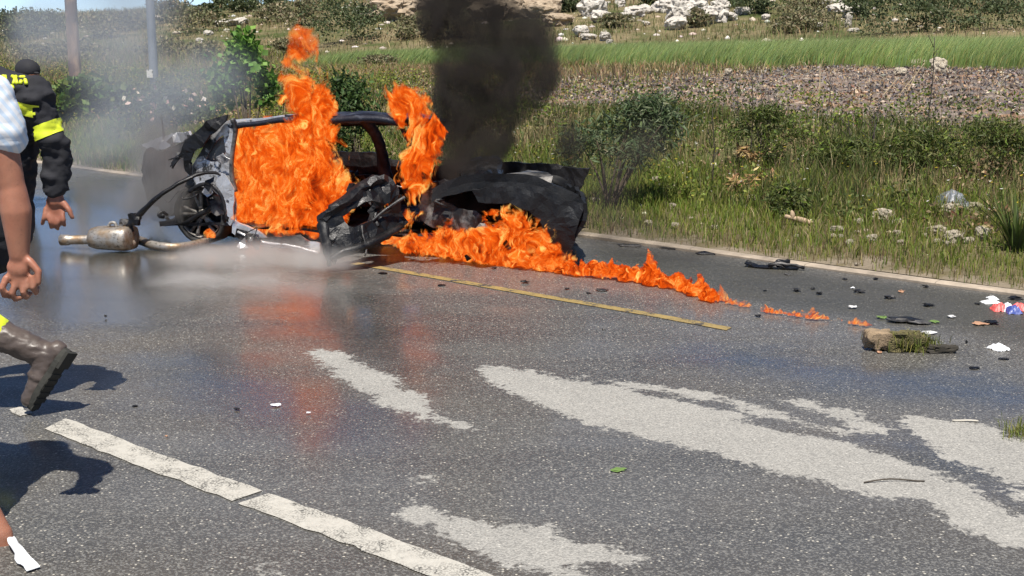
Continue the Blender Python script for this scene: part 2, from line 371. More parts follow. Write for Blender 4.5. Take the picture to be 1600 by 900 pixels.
# ------------------------------------------------------------------ shared materials
def burnt_metal(name, black=(.010, .010, .012), grey=(.10, .095, .09), rust=(.09, .035, .018), g=.60, r=.70, silver=None, s=.5, rough=.42):
    """sheet metal out of a fire: soot, ash-grey scale, rust bloom, paint that survived"""
    t = NT(name); p = t.obj(); n1 = t.noise(3.5, 5, .62, p, .4); n2 = t.noise(11, 5, .68, p, .3); n3 = t.noise(55, 4, .7, p)
    f = t.math('ADD', t.math('MULTIPLY', n1, .65), t.math('MULTIPLY', n2, .35))
    c = t.mix(t.rng(f, g - .06, g + .08), black, grey)
    c = t.mix(t.rng(n2, r, r + .08), c, rust)
    ro = t.rng(n2, .3, .7, rough - .12, rough + .3)
    metal = .35
    if silver is not None:
        sv = t.rng(t.math('ADD', f, t.math('MULTIPLY', t.math('SUBTRACT', n3, .5), .12)), s - .025, s + .03)
        c = t.mix(sv, c, t.mix(t.rng(n3, .3, .7), tuple(x * .8 for x in silver), silver)); metal = t.mix(sv, .3, .55, 'FLOAT'); ro = t.mix(sv, ro, .30, 'FLOAT')
    return t.done(t.pbsdf(c, ro, metal, t.math('MULTIPLY_ADD', n2, .6, n3), .45, .008))
M_SOOT = burnt_metal('sooty_black_metal')
M_SOOTG = burnt_metal('scorched_grey_metal', (.02, .02, .021), (.19, .18, .17), g=.52, r=.66)
M_SILVER = burnt_metal('scorched_silver_paint', (.03, .03, .03), (.16, .155, .15), silver=(.55, .55, .56), s=.50)
M_SILVERB = burnt_metal('silver_paint_with_soot', (.05, .05, .05), (.3, .29, .28), silver=(.62, .62, .63), s=.40)
M_BLUEBLK = burnt_metal('blistered_blue_black_metal', (.010, .012, .022), (.07, .08, .11), g=.55, r=.8, rough=.5)
M_PLASTIC = burnt_metal('melted_black_plastic', (.008, .008, .009), (.03, .03, .032), g=.6, r=.95, rough=.32)
M_TYRE = simple('charred_tyre_rubber', (.018, .018, .018), .8, 0, .4, 14, .5, .01)
M_RIM = burnt_metal('heat_stained_alloy', (.05, .045, .04), (.30, .28, .25), (.22, .16, .09), g=.44, r=.62, rough=.4)
M_GLASSY = simple('smoked_window_glass', (.10, .11, .11), .12, 0, .4, 5, .05, .002)
def exhaust_steel():
    t = NT('exhaust_steel'); p = t.obj(); n1 = t.noise(9, 5, .6, p); n2 = t.noise(45, 4, .7, p)
    c = t.mix(t.rng(n1, .40, .60), (.40, .37, .33), (.26, .18, .11)); c = t.mix(t.rng(n2, .52, .70), c, (.09, .07, .05))
    return t.done(t.pbsdf(c, t.rng(n1, .3, .7,   .36, .65), .65, n2, .5, .004))
M_EXH = exhaust_steel()
# ------------------------------------------------------------------ the burning car
CAR0 = G(312, 386); _c1 = G(862, 417)
CX = (_c1 - CAR0).normalized(); CY = Vector((-CX.y, CX.x, 0))          # CX: towards the bonnet, CY: away from the road
if CY.y < 0: CY = -CY
def P(x, y, d=0.0):
    """point where the sight line meets the upright plane d metres in from the car's near flank"""
    r = ray(x, y); o_ = CAR0 + CY * d; return CAM + r * ((o_ - CAM).dot(CY) / r.dot(CY))
def L(a, d, z): return CAR0 + CX * a + CY * d + Vector((0, 0, z))
car = empty('burnt_car', CAR0, 'burning wrecked silver hatchback with its doors torn open', 'car')

def crumple(bm, amt, scale, seed=0.0, keepz=True):
    for v in bm.verts:
        q = v.co * scale + Vector((seed * 3.1, seed * 1.7, seed))
        v.co += Vector((mnoise.noise(q), mnoise.noise(q + Vector((7, 3, 1))), mnoise.noise(q + Vector((2, 9, 4))) )) * amt
        v.co += Vector((mnoise.noise(q * 3.3), mnoise.noise(q * 3.3 + Vector((7, 3, 1))), mnoise.noise(q * 3.3 + Vector((2, 9, 4))))) * amt * .35
def plate(name, loops, mat, thick=.012, amt=.012, scale=5.0, seed=0.0, parent=car, cuts=3, bulge=0.0):
    """sheet of metal bounded by the first loop, the other loops are holes; loops are lists of points"""
    bm = bmesh.new(); edges = []
    for lp in loops:
        pts = []
        for i, p in enumerate(lp):                      # ragged outline
            q = lp[(i + 1) % len(lp)]; pts.append(Vector(p)); n_ = int((Vector(q) - Vector(p)).length / .06)
            for k in range(1, n_ + 1):
                m_ = Vector(p).lerp(Vector(q), k / (n_ + 1)); m_ += Vector((fnoise(m_, 9), fnoise(m_ + Vector((3, 1, 8)), 9), fnoise(m_ + Vector((9, 4, 2)), 9))) * amt * .5; pts.append(m_)
        vs_ = [bm.verts.new(p) for p in pts]
        edges += [bm.edges.new((vs_[i], vs_[(i + 1) % len(vs_)])) for i in range(len(vs_))]
    bmesh.ops.triangle_fill(bm, use_beauty=True, edges=edges)
    for _ in range(cuts):
        long_ = [e for e in bm.edges if e.calc_length() > .07]
        if not long_ or len(bm.faces) > 2500: break
        bmesh.ops.subdivide_edges(bm, edges=long_, cuts=1, use_grid_fill=False)
        bmesh.ops.triangulate(bm, faces=bm.faces)
    crumple(bm, amt, scale, seed)
    bmesh.ops.recalc_face_normals(bm, faces=bm.faces)
    ext = bmesh.ops.solidify(bm, geom=bm.faces[:], thickness=thick)
    return from_bm(name, bm, mat, parent, smooth=False)
def beam(name, pts, wid, mat, parent=car, sides=8, amt=.004, flat=1.0, flatdir=None, sub=4, seed=0.0, cap=True, smooth=True):
    """tapering bar along pts; wid a number or one per point; flat squashes it along flatdir"""
    pts = [Vector(p) for p in pts]; ws = [wid] * len(pts) if not hasattr(wid, '__len__') else list(wid)
    q, r = [], []
    for i in range(len(pts) - 1):                        # Catmull-Rom
        p0, p1, p2, p3 = pts[max(i - 1, 0)], pts[i], pts[i + 1], pts[min(i + 2, len(pts) - 1)]
        for k in range(sub):
            u = k / sub; q.append(.5 * ((2 * p1) + (p2 - p0) * u + (2 * p0 - 5 * p1 + 4 * p2 - p3) * u * u + (3 * p1 - p0 - 3 * p2 + p3) * u ** 3)); r.append(ws[i] + (ws[i + 1] - ws[i]) * u)
    q.append(pts[-1]); r.append(ws[-1]); bm = bmesh.new(); rings = []
    ref = Vector(flatdir) if flatdir is not None else None
    for i, c in enumerate(q):
        tn = (q[min(i + 1, len(q) - 1)] - q[max(i - 1, 0)]).normalized()
        a = (ref if ref is not None else (Vector((0, 0, 1)) if abs(tn.z) < .9 else Vector((1, 0, 0))))
        a = (a - tn * a.dot(tn)).normalized(); b = tn.cross(a)
        ring = []
        for k in range(sides):
            th = 2 * math.pi * (k + .5) / sides
            w_ = c + a * math.cos(th) * r[i] * flat + b * math.sin(th) * r[i]
            if amt: w_ += Vector((fnoise(w_ + Vector((seed, 0, 0)), 14), fnoise(w_ + Vector((5, seed, 2)), 14), fnoise(w_ + Vector((1, 8, seed)), 14))) * amt
            ring.append(bm.verts.new(w_))
        rings.append(ring)
    for i in range(len(rings) - 1):
        for k in range(sides): bm.faces.new((rings[i][k], rings[i][(k + 1) % sides], rings[i + 1][(k + 1) % sides], rings[i + 1][k]))
    if cap: bm.faces.new(rings[0][::-1]); bm.faces.new(rings[-1])
    bmesh.ops.recalc_face_normals(bm, faces=bm.faces)
    return from_bm(name, bm, mat, parent, smooth)
def blob(name, c, size, mat, parent=car, amt=.3, scale=4, sub=3, seed=0.0, rot=None, smooth=False):
    """lump of wreckage or stone: a dented, faceted boulder shape"""
    bm = bmesh.new(); bmesh.ops.create_icosphere(bm, subdivisions=sub, radius=1)
    for v in bm.verts:
        k = 1 + amt * fnoise(v.co * scale * .35 + Vector((seed, seed * 2, 0)), 1, 4)
        v.co *= k
        for ax in range(3): v.co[ax] = math.copysign(min(abs(v.co[ax]), .82), v.co[ax])
        v.co = Vector((v.co.x * size[0], v.co.y * size[1], v.co.z * size[2]))
    if rot: bmesh.ops.rotate(bm, verts=bm.verts, matrix=Matrix.Rotation(rot, 3, 'Z'))
    bmesh.ops.translate(bm, verts=bm.verts, vec=Vector(c))
    return from_bm(name, bm, mat, parent, smooth)

M_BONNET = burnt_metal('charred_bonnet', (.007, .008, .010), (.022, .024, .030), g=.62, r=.9, rough=.55)
CF = Vector((-.06, 1, 0)).normalized()                    # the nose was knocked askew
def build_car():
    pp = lambda d, *pts: [P(x, y, d) for x, y in pts]
    # floor and sills
    plate('floor_pan', [[L(-.35, .05, .16), L(2.5, .05, .16), L(2.5, 1.45, .18), L(-.35, 1.45, .18)]], M_SOOT, .02, .02, 3)
    plate('sill', [pp(0, (366,343),(388,352),(404,360),(417,370),(440,371),(470,367),(488,376),(500,381),(501,394),(470,392),(430,385),(402,380),(380,374),(368,364))], M_SILVERB, .03, .018, 7, 1)
    plate('sill_cover', [pp(-.05, (402,373),(440,369),(470,366),(484,382),(455,384),(420,379))], M_SOOTG, .012, .01, 6, 2)
    beam('sill_seam', pp(-.06, (372,362),(410,378),(455,384),(498,395)), .018, M_SILVERB, flat=.6)
    beam('far_sill', [L(-.1, 1.45, .22), L(1.2, 1.45, .2), L(2.5, 1.45, .2)], .07, M_SOOT)
    # rear quarter: panel with quarter-light opening and the ripped wheel arch
    q = plate('quarter_panel', [pp(.02, (362,190),(369,202),(364,232),(361,262),(366,290),(371,322),(370,346),(364,354),(357,347),(351,322),(343,304),(330,293),(312,291),(298,298),(290,292),(294,276),(302,258),(312,240),(322,222),(336,204),(350,192)),
                       pp(.02, (352,211),(353,236),(346,250),(330,252),(322,248),(328,236),(340,220))], M_SILVER, .014, .016, 6, 3)
    plate('quarter_window', [pp(.06, (353,211),(354,236),(346,251),(330,253),(321,248),(328,235),(340,219))], M_GLASSY, .005, .004, 5, 4, parent=q)
    f = plate('wheel_arch_flange', [pp(-.03, (341,268),(352,272),(362,286),(367,296),(366,322),(366,344),(360,352),(354,344),(350,322),(344,304),(338,292)), pp(-.03, (354,312),(358,314),(357,319),(353,317)), pp(-.03, (357,336),(360,338),(359,342),(356,340))], M_SILVERB, .012, .012, 9, 5)
    beam('arch_lip', pp(-.04, (296,300),(310,290),(326,288),(341,298),(350,318),(355,346)), .016, M_SOOT)
    plate('inner_arch', [pp(.28, (276,300),(296,282),(330,276),(356,292),(366,330),(364,372),(300,372),(280,340))], M_SOOT, .02, .03, 5, 6)
    beam('rear_pillar', pp(.0, (363,186),(368,204),(363,240),(362,272),(368,300)), [.035,.03,.028,.03,.035], M_SOOTG, flat=.6)
    # torn black lining hanging off the rear of the roof
    tl = plate('torn_lining', [pp(-.04, (355,179),(349,196),(330,214),(310,235),(301,251),(298,272),(291,262),(289,248),(277,252),(271,262),(268,254),(279,243),(286,236),(292,222),(306,206),(322,193),(338,183))], M_PLASTIC, .02, .03, 8, 7)
    for k, (a, b, c) in enumerate([((280,246),(272,252),(266,262)), ((296,255),(297,268),(301,282)), ((288,240),(276,246),(263,250))]): beam('shred', pp(-.05, a, b, c), [.016,.011,.004], M_PLASTIC, tl, amt=.012, seed=k)
    # tail: lid, rear panel, far quarter
    plate('boot_lid', [[P(298,203,.35), P(301,209,.35), P(286,223,.6), P(262,234,.75), P(238,236,1.15), P(224,227,1.35), P(240,220,1.3), P(268,212,.9)]], M_SILVERB, .02, .02, 4, 8)
    plate('boot_lid_flank', [[P(301,209,.34), P(312,222,.3), P(296,240,.5), P(262,236,.74), P(286,223,.59)]], M_SOOTG, .012, .012, 4, 9)
    plate('rear_panel', [[P(236,236,1.2), P(262,236,.8), P(292,252,.4), P(300,285,.25), P(292,330,.3), P(262,335,.7), P(236,322,1.2), P(228,300,1.35), P(226,250,1.38)]], M_SOOT, .02, .05, 3, 10)
    plate('far_flank', [[L(-.75, 1.5, .32), L(.1, 1.5, .2), L(1.3, 1.5, .18), L(2.6, 1.5, .2), L(2.75, 1.5, .56), L(1.9, 1.5, .6), L(1.3, 1.5, .52), L(.9, 1.5, .62), L(-.2, 1.5, .66), L(-.8, 1.5, .68)]], M_SOOT, .03, .03, 4, 11)
    # roof skin: silver to the rear, burnt blue-black forward
    def roof(name, pxs, mat, seed, amt=.012):
        bm = bmesh.new(); rows = []
        for (x, y) in pxs:
            a = P(x, y, .06); rows.append([bm.verts.new(a + CY * (1.15 * k / 8) + Vector((0, 0, .02 * math.sin(math.pi * k / 8) - .085 * k / 8))) for k in range(9)])
        for i in range(len(rows) - 1):
            for k in range(8): bm.faces.new((rows[i][k], rows[i + 1][k], rows[i + 1][k + 1], rows[i][k + 1]))
        bmesh.ops.subdivide_edges(bm, edges=bm.edges[:], cuts=1, use_grid_fill=True); crumple(bm, amt, 5, seed)
        bmesh.ops.recalc_face_normals(bm, faces=bm.faces); bmesh.ops.solidify(bm, geom=bm.faces[:], thickness=.018)
        return from_bm(name, bm, mat, car, smooth=False)
    roof('roof', [(348,192),(356,188),(372,189),(392,187),(412,184),(430,182),(445,181)], M_SILVERB, 12)
    roof('front_roof', [(445,181),(470,180),(500,179),(520,178),(545,178),(575,179),(600,182),(622,189)], M_BLUEBLK, 13, .02)
    beam('roof_rail', pp(.03, (358,196),(366,198),(385,195),(412,192),(446,187),(500,190),(545,186),(590,186),(624,192)), [.03,.034,.03,.03,.034,.04,.042,.042,.04], M_BLUEBLK, flat=.7)
    beam('far_roof_rail', [p + CY * 1.2 - Vector((0, 0, .10)) for p in (P(372,196,.06), P(445,188,.06), P(545,188,.06), P(612,193,.06))], .03, M_SOOT)
    # pillars
    beam('windscreen_pillar', [P(568,186,.95), P(580,200,.97), P(592,222,1.0), P(598,248,1.05), P(603,280,1.1)], [.055,.05,.05,.055,.065], M_BLUEBLK, flat=.45, flatdir=CY, amt=.008)
    beam('windscreen_pillar', pp(.25, (622,190),(640,222),(656,258),(668,292)), [.03,.024,.022,.03], M_SOOT, flat=.6)
    beam('far_rear_pillar', [P(374,198,.06) + CY * 1.25, L(-.05, 1.45, .66)], .045, M_SOOT)
    # cabin: seat frames, dashboard, steering wheel
    for a, dd in ((.7, .42), (.7, 1.0), (1.45, .42), (1.45, 1.02)):
        st = plate('seat', [[L(a - .02, dd - .2, .3), L(a + .4, dd - .2, .33), L(a + .4, dd + .2, .33), L(a - .02, dd + .2, .3)]], M_SOOT, .06, .03, 6, a)
        beam('seat_back', [L(a, dd - .18, .3), L(a - .08, dd - .17, .44), L(a - .1, dd, .5), L(a - .08, dd + .17, .44), L(a, dd + .18, .3)], .018, M_SOOT, st)
    blob('dashboard', L(2.08, .75, .55), (.2, .68, .14), M_PLASTIC, amt=.5, seed=3)
    blob('charred_trim', P(545,285,1.2), (.10, .12, .13), M_PLASTIC, amt=.8, seed=5, sub=3)
    blob('charred_trim', P(582,288,1.25), (.16, .1, .10), M_PLASTIC, amt=.8, seed=9, sub=3)
    blob('charred_trim', P(560,302,.9), (.18, .1, .08), M_PLASTIC, amt=.8, seed=11, sub=3)
    ringp = [L(1.85, 1.1, .46) + (CX * .35 + Vector((0, 0, .94))).normalized() * (.17 * math.cos(k * math.pi / 8)) + CY * (.17 * math.sin(k * math.pi / 8)) for k in range(17)]
    beam('steering_wheel', ringp, .014, M_SOOT, sub=1, cap=False)
    # rear wheel
    wc = P(317, 334, .10); wr = wc.z - .012
    def wheel(c, rad, par, rimm=M_RIM):
        w_ = empty('wheel', c, 'x', None); del w_['label']
        w_.parent = par; w_.matrix_parent_inverse = Matrix.Translation(par.location).inverted()
        def lathe(name, prof, mat, seg=40):
            bm = bmesh.new(); rs = []
            for i in range(seg):
                th = 2 * math.pi * i / seg
                rs.append([bm.verts.new(c + (CX * math.cos(th) + Vector((0, 0, 1)) * math.sin(th)) * r_ + CY * y_) for r_, y_ in prof])
            for i in range(seg):
                for k in range(len(prof)): bm.faces.new((rs[i][k], rs[i][(k + 1) % len(prof)], rs[(i + 1) % seg][(k + 1) % len(prof)], rs[(i + 1) % seg][k]))
            bmesh.ops.recalc_face_normals(bm, faces=bm.faces)
            o = from_bm(name, bm, mat, w_); return o
        ty = lathe('tyre', [(rad * .79, -.02), (rad * .84, -.055), (rad * .95, -.05), (rad, -.02), (rad, .12), (rad * .95, .15), (rad * .8, .14)], M_TYRE)
        crb = bmesh.new(); crb.from_mesh(ty.data); crumple(crb, .010, 9, 2); crb.to_mesh(ty.data); crb.free()
        lathe('rim', [(rad * .80, -.03), (rad * .80, .13), (rad * .74, .13), (rad * .72, .05), (rad * .74, -.02), (rad * .78, -.04)], rimm)
        for k in range(10):
            th = 2 * math.pi * (k // 2) / 5 + (.17 if k % 2 else -.17) + .5
            e = CX * math.cos(th) + Vector((0, 0, 1)) * math.sin(th); th2 = 2 * math.pi * (k // 2) / 5 + .5; e2 = CX * math.cos(th2) + Vector((0, 0, 1)) * math.sin(th2)
            beam('spoke', [c + e2 * rad * .14 + CY * -.005, c + e * rad * .45 + CY * -.015, c + e * rad * .76 + CY * -.01], [.022, .014, .018], rimm, w_, sides=6, amt=0, sub=2)
        lathe('hub', [(.001, -.03), (rad * .16, -.025), (rad * .2, .02), (.001, .02)], rimm, 20)
        lathe('brake_disc', [(.001, .06), (rad * .6, .06), (rad * .6, .075), (.001, .075)], M_SOOTG, 28)
        return w_
    wheel(wc, wr, car)
    wheel(L(0, 1.36, .25), .25, car, M_SOOT); wheel(L(2.62, .2, .25), .25, car, M_SOOT); wheel(L(2.45, 1.3, .25), .25, car, M_SOOT)
    # bumper beam torn loose, curling back down to the road
    bs = beam('bumper_strip', [P(350,276,-.02), P(336,270,-.05), P(316,271,-.12), P(292,280,-.2), P(262,297,-.28), P(236,317,-.32), P(216,338,-.33), P(200,354,-.33)], [.014,.02,.026,.028,.028,.030,.036,.03], M_PLASTIC, flat=.6, amt=.006)
    blob('bracket', P(212,342,-.34), (.06, .05, .06), M_PLASTIC, bs, amt=.9, seed=4, sub=2); blob('bracket', P(195,350,-.3), (.05, .05, .05), M_SOOTG, bs, amt=.8, seed=6, sub=2)
    beam('hanging_wire', [P(262,336,-.1), P(252,331,-.15), P(247,336,-.18), P(256,338,-.2)], .014, M_PLASTIC, amt=.01)
    beam('suspension_arm', [P(356,308,.1), P(338,318,.06), P(318,332,.05), P(286,350,.05)], [.03,.022,.022,.015], M_SOOT, amt=.008)
    blob('mangled_hub', P(346,320,.08), (.10, .06, .10), M_SOOTG, amt=.8, seed=8)
    # torn front door lying out over the road
    dd = plate('front_door', [
        [P(503,347,-.55), P(514,332,-.55), P(527,322,-.52), P(545,313,-.42), P(560,300,-.34), P(574,290,-.26), P(592,281,-.2), P(603,283,-.18), P(611,294,-.16), P(617,312,-.14), P(628,335,-.1), P(634,352,-.1), P(612,368,-.24), P(590,378,-.36), P(570,385,-.46), P(545,396,-.56), P(527,402,-.64), P(518,413,-.68), P(513,396,-.65), P(508,370,-.6)],
        [P(534,339,-.5), P(548,327,-.44), P(565,316,-.36), P(577,313,-.32), P(574,330,-.36), P(571,348,-.4), P(556,354,-.46), P(541,357,-.52), P(536,350,-.52)],
        [P(583,330,-.26), P(596,316,-.22), P(604,312,-.2), P(606,322,-.19), P(592,338,-.26), P(584,342,-.28)]], M_PLASTIC, .035, .035, 7, 14)
    beam('door_frame', [P(503,347,-.56), P(520,328,-.56), P(545,311,-.44), P(572,290,-.28), P(598,281,-.2), P(612,296,-.16), P(618,316,-.14)], [.05,.045,.045,.05,.045,.04,.04], M_SOOT, dd, amt=.022, sides=7, smooth=False)
    beam('door_beam', [P(516,404,-.69), P(540,392,-.6), P(572,382,-.48), P(604,367,-.32), P(628,352,-.16)], [.025,.05,.05,.04,.03], M_PLASTIC, dd, amt=.012, flat=.7)
    beam('door_edge', [P(504,348,-.58), P(509,372,-.62), P(515,414,-.69)], [.04,.045,.02], M_SOOT, dd, amt=.014)
    beam('regulator_rod', [P(572,352,-.42), P(585,342,-.36), P(605,326,-.28), P(632,308,-.18)], .012, M_SOOTG, dd, amt=.002)
    beam('cable', [P(566,352,-.46), P(569,372,-.5), P(573,392,-.52), P(569,398,-.53)], .008, M_SOOTG, dd, amt=.008)
    beam('door_rib', [P(606,300,-.17), P(594,312,-.22), P(586,332,-.28), P(588,356,-.34)], .03, M_SOOT, dd, amt=.02, smooth=False)
    # front: bulkhead, wing, bonnet sprung up and nose panel
    plate('bulkhead', [pp(.08, (676,292),(690,306),(706,322),(730,330),(748,334),(764,348),(774,366),(758,374),(726,366),(700,364),(676,356),(660,346),(656,320),(662,300))], M_SOOTG, .02, .04, 6, 15)
    plate('inner_wing', [pp(.45, (668,290),(720,286),(790,292),(850,310),(880,340),(866,400),(760,396),(690,380))], M_SOOT, .03, .05, 4, 16)
    prof = [(678,291),(700,283),(728,277),(760,273),(792,271),(822,274),(852,282),(882,293),(904,304),(916,318)]
    bm = bmesh.new(); rows = []
    for i, (x, y) in enumerate(prof):
        a = P(x, y, .0); dn = -.10 - .05 * i / 9
        row = [a + Vector((0, 0, dn)) - CX * .01]
        row += [a + CF * (1.15 * k / 8) + Vector((0, 0, -.25 * k / 8 + .02 * math.sin(math.pi * k / 8))) for k in range(9)]
        rows.append([bm.verts.new(p) for p in row])
    for i in range(len(rows) - 1):
        for k in range(9): bm.faces.new((rows[i][k], rows[i + 1][k], rows[i + 1][k + 1], rows[i][k + 1]))
    bmesh.ops.subdivide_edges(bm, edges=bm.edges[:], cuts=1, use_grid_fill=True); crumple(bm, .03, 4, 17)
    bmesh.ops.recalc_face_normals(bm, faces=bm.faces); bmesh.ops.solidify(bm, geom=bm.faces[:], thickness=.02)
    from_bm('bonnet', bm, M_BONNET, car, smooth=False)
    plate('front_wing', [pp(.0, (740,296),(772,286),(812,286),(850,297),(884,312),(914,318),(912,334),(905,352),(899,376),(890,398),(876,410),(862,404),(858,380),(846,352),(826,330),(800,318),(772,316),(750,316))], M_BONNET, .03, .03, 5, 18)
    bm = bmesh.new(); rows = []
    for (x, y) in [(916,318),(912,345),(904,366),(894,388),(882,412)]:
        a = P(x, y, -.02); rows.append([bm.verts.new(a + CF * (1.2 * k / 8) + CX * (.05 * math.sin(math.pi * k / 8))) for k in range(9)])
    for i in range(len(rows) - 1):
        for k in range(8): bm.faces.new((rows[i][k], rows[i + 1][k], rows[i + 1][k + 1], rows[i][k + 1]))
    bmesh.ops.subdivide_edges(bm, edges=bm.edges[:], cuts=1, use_grid_fill=True); crumple(bm, .04, 4, 19)
    bmesh.ops.recalc_face_normals(bm, faces=bm.faces); bmesh.ops.solidify(bm, geom=bm.faces[:], thickness=.03)
    from_bm('nose_panel', bm, M_BONNET, car, smooth=False)
    blob('engine_block', L(2.35, .75, .38), (.36, .34, .24), M_SOOTG, amt=.6, seed=20)
    blob('gearbox', L(2.45, 1.1, .3), (.25, .2, .18), M_SOOT, amt=.6, seed=22)
    beam('strut', [P(758,372,-.02), P(745,392,-.06), P(728,404,-.1)], [.03,.02,.024], M_SOOT, amt=.012)
    beam('strut', [P(770,352,0), P(790,380,-.02), P(800,398,-.04)], [.02,.02,.02], M_SOOT, amt=.01)
    beam('cross_member', [L(2.8, .1, .32), L(2.75, .7, .3), L(2.6, 1.2, .32)], .06, M_SOOT, amt=.02)
build_car()
def build_scraps():
    r = random.Random(5)
    for k in range(26):                                    # torn strips, looms and hoses hanging out of the wreck
        x, y, d_ = [(r.uniform(655, 860), r.uniform(310, 385), r.uniform(-.06, .3)), (r.uniform(560, 640), r.uniform(285, 330), r.uniform(.1, 1.0)), (r.uniform(285, 370), r.uniform(240, 350), r.uniform(-.08, .05)), (r.uniform(380, 500), r.uniform(360, 386), r.uniform(-.12, 0))][k % 4]
        a = P(x, y, d_); b = a + Vector((r.uniform(-.12, .12), r.uniform(-.05, .05), r.uniform(-.14, .06))); c = b + Vector((r.uniform(-.12, .12), r.uniform(-.05, .05), r.uniform(-.1, .03)))
        for q in (a, b, c): q.z = max(q.z, .03)
        w_ = r.uniform(.005, .014); beam('torn_strip' if k % 3 else 'wire_loom', [a, b, c], [w_, w_ * .8, w_ * .4], r.choice([M_SOOT, M_PLASTIC, M_SOOTG, M_SILVER]), car, sides=5, amt=.012, flat=.4 if k % 3 else 1, seed=k)
    for k in range(16):                                    # jagged shards of panel
        x, y, d_ = [(r.uniform(660, 780), r.uniform(305, 370), r.uniform(-.05, .15)), (r.uniform(520, 620), r.uniform(285, 350), r.uniform(-.3, .2)), (r.uniform(290, 366), r.uniform(190, 300), r.uniform(-.06, .0)), (r.uniform(375, 495), r.uniform(368, 388), r.uniform(-.15, -.03))][k % 4]
        p = P(x, y, d_); pts = [p + CX * (math.cos(th) * r.uniform(.02, .09)) + Vector((0, 0, math.sin(th) * r.uniform(.02, .08))) + CY * r.uniform(-.02, .02) for th in (0, 1.1, 2.2, 3.4, 4.6, 5.5)]
        for q in pts: q.z = max(q.z, .025)
        plate('panel_shard', [pts], r.choice([M_SOOT, M_SOOTG] if k % 4 < 2 else [M_SOOT, M_SOOTG, M_SILVER, M_SILVERB]), .006, .012, 12, k, cuts=1)
build_scraps()
# ------------------------------------------------------------------ exhaust silencer lying behind the car
def build_muffler():
    c = G(178, 392); ax = (G(262, 396) - G(100, 389)).normalized(); up = Vector((0, 0, 1)); sd = ax.cross(up)
    m = empty('exhaust_muffler', c, 'rusty steel exhaust muffler lying on the wet road behind the car', 'muffler')
    z0 = c.z
    bm = bmesh.new(); rings = []
    s = 35 / 2150 * c.y / 35 * 1.0                        # metres per photo pixel at this distance
    Lh = 34 * s; prof = [(-1.0, .35), (-.98, .80), (-.90, .95), (-.6, 1.0), (.2, 1.0), (.75, 1.0), (.92, .93), (.99, .78), (1.0, .35)]
    hh, ww = 18 * s, .13; cz = hh + .015
    for a, k in prof:
        ring = []
        for i in range(28):
            th = 2 * math.pi * i / 28; cx_ = math.copysign(abs(math.cos(th)) ** .6, math.cos(th)); sx = math.copysign(abs(math.sin(th)) ** .6, math.sin(th))
            seam = 1.10 if abs(math.sin(th)) < .12 else 1.0
            ring.append(bm.verts.new(c + ax * (a * Lh) + sd * (cx_ * ww * k * seam) + up * (cz + sx * hh * k * (1 + .1 * a))))
        rings.append(ring)
    for i in range(len(rings) - 1):
        for k in range(28): bm.faces.new((rings[i][k], rings[i][(k + 1) % 28], rings[i + 1][(k + 1) % 28], rings[i + 1][k]))
    bm.faces.new(rings[0][::-1]); bm.faces.new(rings[-1]); bmesh.ops.recalc_face_normals(bm, faces=bm.faces)
    for v in bm.verts: v.co += Vector((0, 0, 1)) * .008 * fnoise(v.co, 9)
    from_bm('canister', bm, M_EXH, m)
    beam('seam', [c + ax * (Lh * math.cos(q) * .96) - sd * 0 + sd * (ww * 1.03 * math.sin(q)) + up * cz for q in np.linspace(0, 2 * math.pi, 25)], .009, M_EXH, m, sub=1, amt=.001, cap=False)
    # tail pipe, open at the end
    a0 = c - ax * Lh * .95 + up * (cz - .02); a1 = c - ax * (Lh + 58 * s) + up * (cz - .035)
    bm = bmesh.new(); r0, r1 = .036, .031; rings = []; tn = (a1 - a0).normalized(); b1 = tn.cross(up).normalized(); b2 = b1.cross(tn)
    for cc, rr in ((a0, .034), (a0.lerp(a1, .1), .036), (a0.lerp(a1, .75), .036), (a0.lerp(a1, .78), .042), (a1, .043), (a1, .035), (a0.lerp(a1, .7), .03)):
        rings.append([bm.verts.new(cc + (b1 * math.cos(2 * math.pi * k / 20) + b2 * math.sin(2 * math.pi * k / 20)) * rr) for k in range(20)])
    for i in range(len(rings) - 1):
        for k in range(20): bm.faces.new((rings[i][k], rings[i][(k + 1) % 20], rings[i + 1][(k + 1) % 20], rings[i + 1][k]))
    bmesh.ops.recalc_face_normals(bm, faces=bm.faces); from_bm('tail_pipe', bm, M_EXH, m)
    beam('inlet_pipe', [c + ax * Lh * .9 + up * .06, G(216, 386) + up * .055, G(240, 391) + up * .04, G(275, 393) + up * .035, G(310, 387) + up * .035, G(352, 378) + up * .06], [.035,.034,.033,.032,.03,.03], M_EXH, m, sides=12, amt=.002)
    beam('hanger', [c + ax * Lh * .8 + up * (cz + hh * .7), c + ax * Lh * .95 + up * (cz + hh * 1.15), c + ax * (Lh * 1.05) + up * (cz + hh * .6)], .008, M_SOOT, m, amt=0)
    beam('hanger', [c - ax * Lh * .2 + up * (cz + hh * .95), c - ax * Lh * .1 + up * (cz + hh * 1.3), c + ax * Lh * .12 + up * (cz + hh * 1.3), c + ax * Lh * .2 + up * (cz + hh * .95)], .012, M_RIM, m, amt=.003)
build_muffler()
